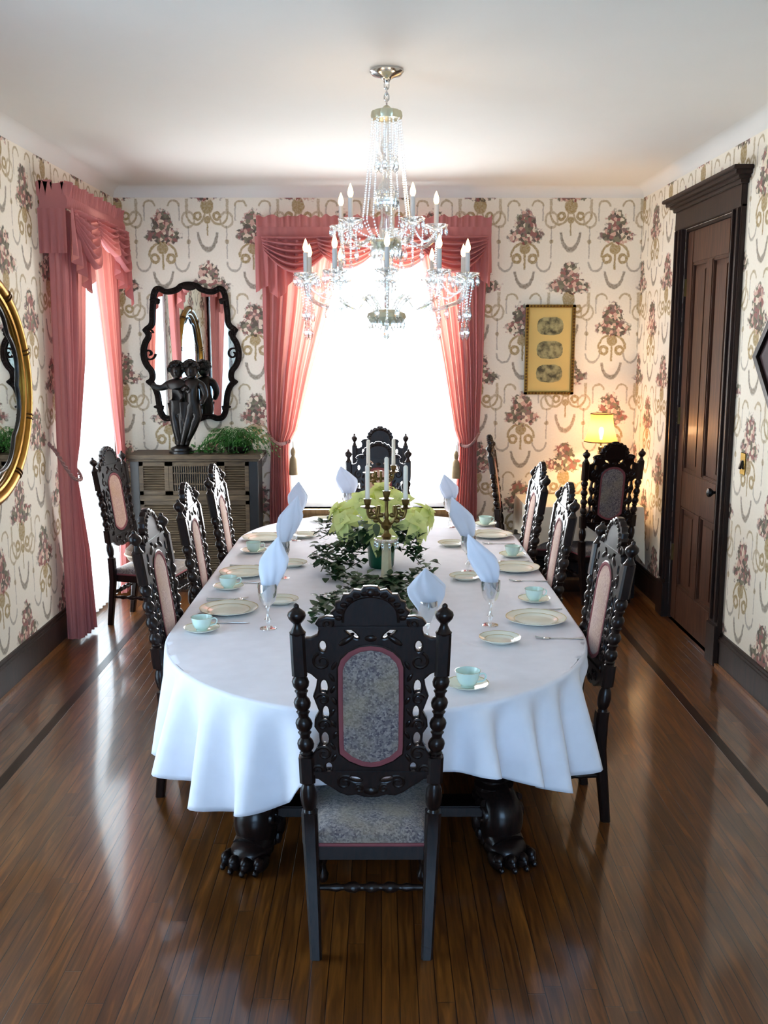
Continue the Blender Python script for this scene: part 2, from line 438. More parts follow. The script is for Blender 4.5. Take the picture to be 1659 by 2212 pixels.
PAPER = wallpaper()
FLOOR = floorboards()
CEIL = simple('ceiling_plaster', srgb(226, 222, 214), 0.85, spec=0.1, noise_amt=0.02, noise_scale=3)
DARKWOOD = wood('black_walnut', srgb(18, 12, 10), srgb(34, 21, 16), 0.38, coat=0.0)
CARVED = wood('carved_walnut', srgb(16, 10, 8), srgb(36, 21, 17), 0.30, scale=(40, 40, 8), coat=0.12)
DOORWOOD = wood('walnut_door_wood', srgb(54, 32, 22), srgb(90, 56, 38), 0.42, coat=0.05)
TRIMWOOD = wood('walnut_trim', srgb(28, 16, 11), srgb(52, 31, 20), 0.42, coat=0.0)
INLAY = wood('walnut_inlay', srgb(26, 12, 6), srgb(44, 21, 9), 0.3, scale=(30, 2, 1), coat=0.0)
SHOE = wood('oak_shoe_moulding', srgb(112, 70, 36), srgb(140, 92, 50), 0.3)
UPH = upholstery('flecked_mauve_tapestry', srgb(74, 66, 74), srgb(150, 138, 132), srgb(150, 132, 104))
UPHF = upholstery('flecked_rose_tapestry', srgb(176, 136, 122), srgb(206, 172, 152), srgb(190, 150, 116))
PIPING = simple('dusty_red_braid', srgb(124, 62, 66), 0.8)
ROSE = cloth('rose_damask', srgb(190, 126, 126), 0.25, srgb(236, 158, 138))
SHEER = cloth('white_sheer', (0.9, 0.93, 0.94), 0.7, (0.95, 0.98, 1.0), transp=0.45)
LINEN = cloth('white_linen', srgb(238, 236, 242), 0.08, srgb(220, 226, 245))
NAPKIN = cloth('pale_blue_linen', srgb(226, 232, 244), 0.2, srgb(215, 227, 245))
CREAMCLOTH = cloth('cream_cloth', srgb(232, 222, 200), 0.1)
GLASS = crystal('crystal_glass', (0.97, 0.98, 0.97), 0.55, 0.03, 0.22)
PANE = crystal('window_pane', (0.98, 0.99, 1.0), 0.2, 0.0, 0.03)
MIRROR = simple('mirror_silver', (0.86, 0.9, 0.88), 0.01, 1.0, noise_amt=0.01)
GILT = simple('old_gilt', srgb(150, 108, 40), 0.35, 0.85, noise_amt=0.35, noise_scale=18, bump=0.3)
BRASS = simple('aged_brass', srgb(112, 92, 52), 0.35, 0.9, noise_amt=0.3)
SILVER = simple('silver_plate', (0.72, 0.74, 0.74), 0.18, 1.0, noise_amt=0.06)
BRONZE = simple('dark_bronze', srgb(30, 27, 25), 0.32, 0.6, noise_amt=0.4, noise_scale=25, bump=0.2)
CHINA = simple('ivory_china', srgb(232, 232, 216), 0.14, noise_amt=0.03, coat=0.4)
CHINACUP = simple('celadon_china', srgb(206, 228, 220), 0.14, noise_amt=0.03, coat=0.4)
CHINAGOLD = simple('tan_china_band', srgb(200, 186, 146), 0.2, noise_amt=0.25, noise_scale=120)
WAX = simple('ivory_wax', srgb(236, 230, 214), 0.5, noise_amt=0.03)
FLAME = emit('candle_bulb_glow', (1.0, 0.62, 0.28), 9.0)
SLEEVE = simple('candle_sleeve', srgb(212, 204, 196), 0.5, noise_amt=0.05)
ALAB = simple('alabaster', srgb(206, 196, 160), 0.35, noise_amt=0.18, noise_scale=40)
LEAF = simple('ivy_green', srgb(36, 66, 34), 0.45, noise_amt=0.5, noise_scale=60)
FERN = simple('fern_green', srgb(46, 98, 34), 0.55, noise_amt=0.45, noise_scale=40)
BRACT = cloth('pale_green_bract', srgb(226, 230, 156), 0.22, srgb(226, 236, 150))
FOIL = simple('emerald_foil', srgb(8, 92, 66), 0.25, 0.3, noise_amt=0.4, noise_scale=30)
GREYWOOD = wood('weathered_oak', srgb(56, 46, 35), srgb(90, 76, 58), 0.5, scale=(3, 20, 20), coat=0.0)
BLACK = simple('ebonised_wood', srgb(14, 11, 10), 0.35, noise_amt=0.2)
CORD = simple('mauve_cord', srgb(150, 110, 104), 0.7, noise_amt=0.3, noise_scale=120)
SHADE = cloth('tan_lampshade', srgb(120, 92, 54), 0.35, srgb(220, 165, 92), transp=0.16)

# ------------------------------------------------------------------ room shell
def wall(name, axis, pos, s0, s1, z0, z1, holes, thick, uvf):
    """wall slab at axis=pos, running s0..s1, with rectangular openings; outward thickness"""
    ss = sorted({s0, s1, *[h[0] for h in holes], *[h[1] for h in holes]}); zs = sorted({z0, z1, *[h[2] for h in holes], *[h[3] for h in holes]})
    me = bpy.data.meshes.new(name); V = []; F = []; UV = []
    def pt(s, d, z): return (s, pos+d, z) if axis == 'y' else (pos+d, s, z)
    def quad(a, b, c, d, uv):
        n = len(V); V.extend([a, b, c, d]); F.append((n, n+1, n+2, n+3)); UV.extend(uv)
    for i in range(len(ss)-1):
        for j in range(len(zs)-1):
            a, b, c, d = ss[i], ss[i+1], zs[j], zs[j+1]
            if any(h[0]-1e-6 <= a and b <= h[1]+1e-6 and h[2]-1e-6 <= c and d <= h[3]+1e-6 for h in holes): continue
            for dd in (0, thick):
                quad(pt(a, dd, c), pt(b, dd, c), pt(b, dd, d), pt(a, dd, d), [uvf(a, c), uvf(b, c), uvf(b, d), uvf(a, d)])
    edges = [(s0, s1, z0, z1)]+list(holes)
    for a, b, c, d in edges:
        for (p, q) in (((a, c), (b, c)), ((b, c), (b, d)), ((b, d), (a, d)), ((a, d), (a, c))):
            quad(pt(p[0], 0, p[1]), pt(q[0], 0, q[1]), pt(q[0], thick, q[1]), pt(p[0], thick, p[1]), [uvf(*p), uvf(*q), uvf(*q), uvf(*p)])
    me.from_pydata(V, [], F); uv = me.uv_layers.new(name='UVMap')
    for l, q in zip(uv.data, UV): l.uv = q
    me.materials.append(PAPER)
    o = bpy.data.objects.new(name, me); COL.objects.link(o); return struct(o)
UX, UZ = 1.18, 2.912
BW = (-0.76, 0.64, 0.62, 2.78)      # back window opening  x0 x1 z0 z1
LW = (6.86, 7.90, 0.06, 2.78)       # left window          y0 y1 z0 z1
LN = (2.70, 4.00, 0.06, 2.78)       # left window nearer the camera (seen in the mirror)
FW = (-1.25, 1.25, 0.5, 2.7)        # unseen window behind the camera, added for fill light
DR = (6.14, 7.16, 0.0, 2.80)        # doorway in the right wall
wall('wall_back', 'y', YB, XL, XR, 0, H, [BW], 0.2, lambda s, z: (s-UX, z-UZ))
wall('wall_left', 'x', XL, YF, YB, 0, H, [LW, LN], -0.2, lambda s, z: (s-YB+XL-UX+0.25, z-UZ))
wall('wall_right', 'x', XR, YF, YB, 0, H, [DR], 0.2, lambda s, z: (YB-s+XR-UX+0.12, z-UZ))
wall('wall_front', 'y', YF, XL, XR, 0, H, [FW], -0.2, lambda s, z: (s-UX, z-UZ))
mb = MB(); mb.bx(XL-0.2, XR+0.2, YF-0.2, YB+0.2, -0.08, 0); struct(mb.build('floor', FLOOR))
mb = MB(); mb.bx(XL-0.2, XR+0.2, YF-0.2, YB+0.2, H, H+0.08); struct(mb.build('ceiling', CEIL))
# dark inlaid border strip let into the floor
mb = MB(); w = 0.052
x0, x1, y1 = XL+0.39, XR-0.39, YB-0.40
mb.bx(x0, x0+w, YF+0.3, y1, 0.0, 0.0012); mb.bx(x1-w, x1, YF+0.3, y1, 0.0, 0.0012); mb.bx(x0+w, x1-w, y1-w, y1, 0.0, 0.0012)
struct(mb.build('trim_1', INLAY))
# coved cornice round the ceiling
def cove(name, p, q, inward):
    p, q, n = Vector(p), Vector(q), Vector(inward); R = 0.085
    prof = [(0.0, -R)]+[(R-R*math.cos(a), -R+R*math.sin(a)) for a in [PI/2*k/8 for k in range(9)]]+[(R, 0), (R, 0)]
    mb = MB(); V = []
    for a in (p, q):
        for d, z in prof[:-2]: V.append(a+n*d+Vector((0, 0, H+z-0.0004)))
    k = len(prof)-2
    mb.add(V, [(i, i+1, k+i+1, k+i) for i in range(k-1)])
    return struct(mb.build(name, CEIL))
cove('trim_2', (XL, YB, 0), (XR, YB, 0), (0, -1, 0)); cove('trim_3', (XL, YF, 0), (XL, YB, 0), (1, 0, 0)); cove('trim_4', (XR, YF, 0), (XR, YB, 0), (-1, 0, 0))
# skirting boards with a lighter shoe moulding
def baseboard(name, segs):
    mb = MB()
    for (ax_, pos, a, b, n) in segs:
        for d0, d1, z0, z1, mi in ((0, 0.022, 0, 0.20, 0), (0, 0.030, 0.165, 0.185, 0), (0, 0.014, 0.20, 0.218, 0), (0.022, 0.042, 0, 0.024, 1)):
            lo, hi = sorted((pos+n*d0, pos+n*d1))
            if ax_ == 'x': mb.bx(lo, hi, a, b, z0, z1, mi)
            else: mb.bx(a, b, lo, hi, z0, z1, mi)
    return struct(mb.build(name, [TRIMWOOD, SHOE]))
baseboard('baseboard_left', [('x', XL, YF, LN[0]-0.1, 1), ('x', XL, LN[1]+0.1, LW[0]-0.1, 1), ('x', XL, LW[1]+0.1, YB, 1)])
baseboard('baseboard_right', [('x', XR, YF, DR[0]-0.16, -1), ('x', XR, DR[1]+0.16, YB, -1)])
baseboard('baseboard_back', [('y', YB, XL, XR, -1)])
baseboard('baseboard_front', [('y', YF, XL, XR, 1)])

# windows: casing, sashes and panes set in the wall thickness
def window(name, axis, pos, s0, s1, z0, z1, out, casing=True):
    r = bpy.data.objects.new(name, None); COL.objects.link(r); r['kind'] = 'structure'
    def B(mb, a, b, d0, d1, c, d, mi=0):
        lo, hi = sorted((pos+out*d0, pos+out*d1))
        if axis == 'y': mb.bx(a, b, lo, hi, c, d, mi)
        else: mb.bx(lo, hi, a, b, c, d, mi)
    f = MB(); t = 0.05; zm = (z0+z1)/2
    for a, b, c, d in ((s0, s0+t, z0, z1), (s1-t, s1, z0, z1), (s0, s1, z0, z0+t), (s0, s1, z1-t, z1), (s0, s1, zm-0.02, zm+0.02), ((s0+s1)/2-0.012, (s0+s1)/2+0.012, z0, z1)):
        B(f, a, b, 0.10, 0.15, c, d)
    struct(f.build('window_frame', WHITEPAINT, r))
    g = MB(); B(g, s0+t, s1-t, 0.122, 0.126, z0+t, z1-t); struct(g.build('window_pane', PANE, r))
    if casing:
        c = MB(); k = 0.09
        B(c, s0-k, s0, -0.022, 0.1, z0-0.02, z1+k); B(c, s1, s1+k, -0.022, 0.1, z0-0.02, z1+k); B(c, s0, s1, -0.022, 0.1, z1, z1+k)
        struct(c.build('window_casing', TRIMWOOD, r))
    if z0 > 0.3:
        c = MB(); B(c, s0-0.13, s1+0.13, -0.07, 0.1, z0-0.035, z0); B(c, s0-0.09, s1+0.09, -0.02, 0.0, z0-0.12, z0-0.035)
        struct(c.build('window_sill', SILLWOOD, r))
    return r
WHITEPAINT = simple('white_sash_paint', (0.82, 0.82, 0.8), 0.4, noise_amt=0.02)
SILLWOOD = wood('honey_oak_sill', srgb(150, 118, 66), srgb(180, 146, 88), 0.4)
window('window_1', 'y', YB, BW[0], BW[1], BW[2], BW[3], 1)
window('window_2', 'x', XL, LW[0], LW[1], LW[2], LW[3], -1)
window('window_3', 'x', XL, LN[0], LN[1], LN[2], LN[3], -1)
window('added_window_4', 'y', YF, FW[0], FW[1], FW[2], FW[3], -1)  # unseen opening added to let the bluish fill in

# walnut door with heavy cornice, right wall
door = bpy.data.objects.new('door_1', None); COL.objects.link(door); door['kind'] = 'structure'; door.location = (XR, 0, 0)
d0, d1, dz = DR[0], DR[1], DR[3]
mb = MB(); k = 0.15
for a, b in ((d0-k, d0), (d1, d1+k)):
    mb.bx(-0.03, 0.0, a, b, 0, dz+0.02); mb.bx(-0.045, 0, a+0.02, a+0.045, 0.28, dz); mb.bx(-0.045, 0, b-0.045, b-0.02, 0.28, dz)
    mb.bx(-0.05, 0.0, a-0.006, b+0.006, 0, 0.26)
mb.bx(-0.035, 0, d0-k, d1+k, dz, dz+0.15)
mb.bx(0, 0.2, d0-0.0, d0+0.02, 0, dz); mb.bx(0, 0.2, d1-0.02, d1, 0, dz); mb.bx(0, 0.2, d0, d1, dz-0.02, dz)
struct(mb.build('door_casing', TRIMWOOD, door, bevel=0.004))
mb = MB()
for d, za, zb in ((0.05, 0.13, 0.16), (0.07, 0.155, 0.18), (0.095, 0.175, 0.205), (0.115, 0.20, 0.225)):
    mb.bx(-d, 0, d0-k-d+0.03, d1+k+d-0.03, dz+za, dz+zb)
struct(mb.build('door_cornice', TRIMWOOD, door, bevel=0.004))
mb = MB(); y0, y1 = d0+0.022, d1-0.022; ym = (y0+y1)/2; st = 0.125; x_ = 0.012
def rail(a, b, c, d, x0=x_, x1=x_+0.045): mb.bx(x0, x1, a, b, c, d)
rail(y0, y0+st, 0.01, dz-0.022); rail(y1-st, y1, 0.01, dz-0.022); rail(ym-0.06, ym+0.06, 0.27, 0.86); rail(ym-0.06, ym+0.06, 1.12, dz-0.24)
rail(y0+st, y1-st, 0.01, 0.27); rail(y0+st, y1-st, 0.86, 1.12); rail(y0+st, y1-st, dz-0.24, dz-0.022)
struct(mb.build('door_leaf', DOORWOOD, door, bevel=0.006))
for (za, zb) in ((0.27, 0.86), (1.12, dz-0.24)):
    for (a, b) in ((y0+st, ym-0.06), (ym+0.06, y1-st)):
        p = MB(); p.bx(x_+0.022, x_+0.04, a, b, za, zb); p.bx(x_+0.010, x_+0.03, a+0.05, b-0.05, za+0.05, zb-0.05)
        e = 0.018
        for q in ((a, a+e, za, zb), (b-e, b, za, zb), (a, b, za, za+e), (a, b, zb-e, zb)): p.bx(x_+0.004, x_+0.03, *q)
        struct(p.build('door_panel', DOORWOOD, door, bevel=0.005))
mb = MB(); mb.bx(x_-0.004, x_, d0+0.06, d0+0.105, 0.98, 1.16)
M_ = T(x_, d0+0.083, 1.075) @ RY(-PI/2)
mb.lathe([(0.02, 0), (0.02, 0.006), (0.009, 0.012), (0.009, 0.035), (0.02, 0.045), (0.029, 0.058), (0.027, 0.072), (0.014, 0.08), (0, 0.081)], M_)
o = struct(mb.build('door_knob', BRONZE, door)); o['label'] = 'dark metal knob on its plate'
mb = MB()
for z in (0.5, 1.5, 2.4): mb.bx(x_-0.012, x_, d1-0.035, d1-0.02, z-0.06, z+0.06)
struct(mb.build('door_hinge', BRASS, door))

# brass switch plate by the door
sw = thing('switch_plate', 'small brass switch plate on the wallpaper right of the door', 'light switch', (XR, 5.80, 1.31))
mb = MB(); mb.bx(-0.006, 0, -0.04, 0.04, -0.065, 0.065); mb.build('plate', simple('bright_brass', srgb(196, 158, 74), 0.25, 0.9), sw, bevel=0.003)
mb = MB(); mb.box((-0.012, 0, -0.012), (0.014, 0.016, 0.05), M=RY(0.3)); mb.bx(-0.008, 0, -0.012, 0.012, -0.03, 0.02); mb.build('toggle', BRONZE, sw)

# ------------------------------------------------------------------ curtains
def wall_map(which):
    if which == 'back': return lambda s, d, z: (s, YB-d, z)
    return lambda s, d, z: (XL+d, s, z)
def curtain_panel(name, P, tab, npl, amp, dbase, parent, nu=170, nv=70, z0=0.03, z1=2.86, seed=0, ret=0.0):
    """tab rows: z, outer edge, inner edge, depth factor"""
    rnd = random.Random(seed); ph = [rnd.uniform(0, 6.28) for _ in range(4)]
    def fn(u, v):
        z = lerp(z0, z1, v); o, i, a = interp(tab, z)
        uu = u+0.02*math.sin(u*9+ph[0])
        if ret and u < ret:                      # the outer edge turns back to the wall
            q = u/ret
            return P(o+0.006*math.sin(q*13+z), lerp(0.045, dbase, q)+0.004*math.sin(q*17+ph[0]), z)
        if ret: uu = (u-ret)/(1-ret)
        s = lerp(o, i, uu)
        sh = math.sin(2*PI*npl*uu+ph[1]+0.5*math.sin(uu*7+ph[2]))
        d = dbase+amp*a*(sh*0.8+0.35*math.sin(2*PI*npl*1.7*uu+ph[3]))*(min(1, uu*8) if ret else 1)
        return P(s, d, z)
    mb = MB(); mb.grid(fn, nu, nv)
    return mb.build(name, ROSE, parent, angle=180)
def tieback(P, s_wall, s_tip, z_wall, z_tip, dbase, parent, sgn):
    mb = MB(); pts = []
    for k in range(15):
        t = k/14
        pts.append(P(lerp(s_wall, s_tip, t), dbase+0.075*math.sin(PI*min(1, t*1.1))+0.01, lerp(z_wall, z_tip, t)-0.05*math.sin(PI*t)))
    for off in (0, PI):
        q = []
        for i in range(90):
            t = i/89*14; k = min(13, int(t)); p = Vector(pts[k]).lerp(Vector(pts[k+1]), t-k); a = i*0.8+off
            q.append(p+Vector((0.007*math.cos(a), 0.007*math.cos(a), 0.009*math.sin(a))))
        mb.tube(q, 0.0065, 6)
    mb.build('tieback_cord', CORD, parent)
    mb = MB(); p = Vector(P(s_tip+sgn*0.03, dbase+0.05, z_tip-0.03))
    mb.lathe([(0.0, 0.05), (0.006, 0.04), (0.018, 0.02), (0.022, 0.0), (0.018, -0.02), (0.014, -0.03), (0.03, -0.06), (0.036, -0.14), (0.038, -0.19), (0.0, -0.195)],
             Matrix.Translation(p+Vector((0, 0, -0.06))), 18, mod=lambda r, z, a: r*(1+0.06*math.sin(9*a)))
    mb.tube([p+Vector((0, 0, 0.03)), p+Vector((0, 0, -0.03))], 0.004, 6)
    mb.build('tassel', simple('taupe_tassel', srgb(150, 128, 96), 0.8, noise_amt=0.3), parent)

def valance(name, P, s0, s1, dep, parent, swags, jab0, jab1, ztop=2.93, ret=True):
    """ruffled header, rod pocket, overlapping swags and end jabots"""
    rnd = random.Random(len(name)+int(s0*10))
    path = [(s0, 0.0), (s0, dep), (s1, dep), (s1, 0.0)]
    L = [0, dep, dep+(s1-s0), dep*2+(s1-s0)]
    def along_path(t):
        t = t*L[3]
        for k in range(3):
            if t <= L[k+1] or k == 2:
                f = (t-L[k])/(L[k+1]-L[k]); return lerp(path[k][0], path[k+1][0], f), lerp(path[k][1], path[k+1][1], f)
    mb = MB()
    def head(u, v):
        s, d = along_path(u); z = ztop+0.005+v*0.085
        w = math.sin(u*240+2.2*math.sin(u*31))+0.5*math.sin(u*97)
        return P(s, d+0.017*w*(0.25+v), z+v*(0.008*math.sin(u*143+2*math.sin(u*17))+0.006*math.sin(u*61)))
    mb.grid(head, 360, 6)
    def band(u, v):
        s, d = along_path(u); z = lerp(ztop-0.075, ztop+0.005, v)
        return P(s, d+0.006+0.010*math.sin(PI*v)+0.003*math.sin(u*230), z)
    mb.grid(band, 300, 7)
    mb.build('valance_header', ROSE, parent, angle=180)
    zt = ztop-0.07
    for (a, b, drop, off) in swags:
        mb = MB()
        def sw(u, v, a=a, b=b, drop=drop, off=off):
            dr = 0.12+drop*math.sin(PI*u)**0.9
            t = v
            s = lerp(a, b, u)+(0.5-u)*0.10*t*(b-a)
            fold = 0.040*math.sin(t*5.5*2*PI)*math.sin(PI*u)**0.6+0.006*math.sin(u*50)*(1-t)
            return P(s, dep+0.042+off+fold+0.05*math.sin(PI*u)*t*0.8, zt-dr*t)
        mb.grid(sw, 48, 60); mb.build('swag', ROSE, parent, angle=180)
    def jabot(a, b, zl, side, d_=dep):
        mb = MB()
        def jb(u, v):
            s = lerp(a, b, u)
            zlow = interp(zl, u)
            return P(s+0.012*math.sin(u*31)*v, d_+0.035+0.022*math.sin(u*4.5*2*PI)*(0.35+v), lerp(zt, zlow, v))
        mb.grid(jb, 64, 24); mb.build('jabot', ROSE, parent, angle=180)
    for j in jab0: jabot(*j, 0)
    for j in jab1: jabot(*j, 1)
    if ret:
        for s_, zl in ((s0, 2.58), (s1, 2.58)):
            mb = MB()
            mb.grid(lambda u, v: P(s_+0.008*math.sin(u*24)*(0.3+v), u*dep, lerp(zt, zl, v)), 30, 12)
            mb.build('valance_return', ROSE, parent, angle=180)
    mb = MB(); mb.tube([P(s0+.03, 0, ztop-0.03), P(s0+.03, dep-.02, ztop-0.03), P(s1-.03, dep-.02, ztop-0.03), P(s1-.03, 0, ztop-0.03)], 0.012, 8); mb.build('curtain_rod', BRASS, parent)

PB, PL = wall_map('back'), wall_map('left')
# back window
va = thing('valance', 'rose swagged valance with ruffled top over the bright back window', 'valance', (0, 0, 0), 0, 'rose valances')
valance('valance_back', PB, -1.0, 0.885, 0.17, va, [(-0.96, -0.40, 0.17, 0.0), (-0.52, -0.02, 0.14, 0.02), (-0.08, 0.42, 0.14, 0.0), (0.32, 0.86, 0.17, 0.02)],
        [(-1.01, -0.66, [(0, 2.42), (0.25, 2.47), (0.5, 2.36), (0.72, 2.44), (1, 2.62)])], [(0.60, 0.88, [(0, 2.62), (0.3, 2.50), (0.6, 2.56), (1, 2.46)])])
ca = thing('curtain_panel', 'rose curtain tied back on the left side of the back window', 'curtain', (0, 0, 0), 0, 'rose curtains')
curtain_panel('curtain_fabric', PB, [(0.0, -0.95, -0.77, 0.8), (0.7, -0.95, -0.755, 0.9), (1.10, -0.93, -0.77, 0.8), (1.20, -0.93, -0.765, 0.75), (1.30, -0.955, -0.70, 0.9), (1.8, -0.975, -0.57, 1), (2.3, -0.98, -0.42, 1), (2.86, -0.98, -0.30, 1)], 7.5, 0.032, 0.10, ca, seed=1)
tieback(PB, -0.95, -0.765, 1.28, 1.21, 0.09, ca, 1)
ca = thing('curtain_panel', 'rose curtain tied back on the right side of the back window', 'curtain', (0, 0, 0), 0, 'rose curtains')
curtain_panel('curtain_fabric', PB, [(0.0, 0.80, 0.63, 0.8), (0.7, 0.81, 0.62, 0.9), (1.10, 0.80, 0.65, 0.8), (1.20, 0.80, 0.65, 0.75), (1.30, 0.82, 0.61, 0.9), (1.8, 0.84, 0.52, 1), (2.3, 0.85, 0.42, 1), (2.86, 0.86, 0.30, 1)], 7.5, 0.032, 0.10, ca, seed=2)
tieback(PB, 0.82, 0.655, 1.28, 1.18, 0.09, ca, -1)
# left window beside the corner
va = thing('valance', 'rose swagged valance over the left window near the far corner', 'valance', (0, 0, 0), 0, 'rose valances')
valance('valance_left', PL, 6.50, 7.94, 0.18, va, [(6.54, 7.10, 0.24, 0.0), (7.0, 7.50, 0.12, 0.02), (7.36, 7.90, 0.20, 0.0)],
        [(6.49, 6.92, [(0, 2.57), (0.4, 2.47), (0.75, 2.34), (1, 2.46)])], [(7.52, 7.95, [(0, 2.56), (0.4, 2.42), (0.7, 2.46), (1, 2.30)])])
ca = thing('curtain_panel', 'rose curtain panel hanging to the floor at the near side of the left window', 'curtain', (0, 0, 0), 0, 'rose curtains')
curtain_panel('curtain_fabric', PL, [(0.0, 6.49, 6.80, 1.2), (0.6, 6.48, 6.72, 1.1), (1.10, 6.47, 6.56, 0.8), (1.20, 6.47, 6.55, 0.7), (1.35, 6.47, 6.62, 1), (1.9, 6.50, 6.84, 1.1), (2.86, 6.535, 7.02, 1.1)], 6, 0.024, 0.135, ca, seed=3, ret=0.3)
mb = MB(); pts = cr([PL(6.46, 0.0, 1.37), PL(6.445, .05, 1.32), PL(6.438, .11, 1.22), PL(6.438, .16, 1.145), PL(6.47, .19, 1.125), PL(6.53, .185, 1.13), PL(6.60, .14, 1.17), PL(6.62, .09, 1.2)], 12, False)
for off in (0, PI):
    mb.tube([p+Vector((.006*math.cos(i*.9+off), -.003+.006*math.sin(i*.9+off), .006*math.sin(i*.9+off))) for i, p in enumerate(pts)], .007, 6)
mb.build('tieback_cord', CORD, ca)
ca = thing('curtain_panel', 'rose curtain panel at the far side of the left window next to the corner', 'curtain', (0, 0, 0), 0, 'rose curtains')
curtain_panel('curtain_fabric', PL, [(0.0, 7.91, 7.74, 0.9), (1.10, 7.91, 7.80, 0.8), (1.20, 7.91, 7.78, 0.8), (1.9, 7.91, 7.58, 1), (2.86, 7.91, 7.30, 1.1)], 7, 0.028, 0.105, ca, seed=4)
# the nearer left window only shows in the mirror
va = thing('valance', 'rose swagged valance of the nearer left window, seen only in the carved mirror', 'valance', (0, 0, 0), 0, 'rose valances')
valance('valance_near', PL, 2.5, 4.45, 0.19, va, [(2.6, 3.2, 0.2, 0.0), (3.1, 3.8, 0.16, 0.02), (3.7, 4.38, 0.2, 0.0)], [(2.5, 2.8, [(0, 2.4), (1, 2.5)])], [(4.1, 4.45, [(0, 2.5), (1, 2.38)])])
ca = thing('curtain_panel', 'rose curtain of the nearer left window, seen only in the carved mirror', 'curtain', (0, 0, 0), 0, 'rose curtains')
curtain_panel('curtain_fabric', PL, [(0.0, 4.42, 3.98, 1), (1.10, 4.4, 4.1, 0.8), (1.9, 4.4, 3.8, 1), (2.86, 4.4, 3.4, 1.1)], 7, 0.03, 0.12, ca, seed=5)
def sheer(P, s0, s1, d, z0, z1, label, npl, seed):
    rnd = random.Random(seed); a = rnd.uniform(0, 6)
    mb = MB(); mb.grid(lambda u, v: P(lerp(s0, s1, u), d+0.014*math.sin(u*npl*2*PI+a+0.7*math.sin(u*11)), lerp(z0, z1, v)), 150, 6)
    return tag(mb.build('sheer_curtain', SHEER, angle=180), label, 'curtain', 'white sheers')
sheer(PB, -0.80, 0.69, 0.035, 0.68, 2.84, 'white sheer curtain glowing across the whole back window', 13, 1)
sheer(PL, 6.80, 7.90, 0.045, 0.03, 2.84, 'white sheer curtain glowing in the left window by the corner', 12, 2)
sheer(PL, 2.66, 4.04, 0.045, 0.03, 2.84, 'white sheer curtain of the nearer left window, seen only in the carved mirror', 12, 3)

# ------------------------------------------------------------------ carved dining chairs
def spiral(c, r0, turns, sx=1, a0=0.0, n=26, y=0.0, grow=1.0):
    """C-scroll in the XZ plane"""
    out = []
    for i in range(n):
        t = i/(n-1); a = a0+sx*turns*2*PI*t; r = r0*(1-0.8*t)**grow
        out.append((c[0]+r*math.cos(a), y, c[1]+r*math.sin(a)))
    return out
def post_x(z):   # posts draw together towards the floor
    return interp([(0, 0.183), (0.40, 0.199), (0.70, 0.207), (1.0, 0.222), (1.25, 0.228)], z)
def post_y(z):   # rake: foot back, seat forward, top back again
    return interp([(0, 0.0), (0.34, 0.040), (0.46, 0.040), (0.75, 0.010), (1.0, -0.025), (1.28, -0.068)], z)

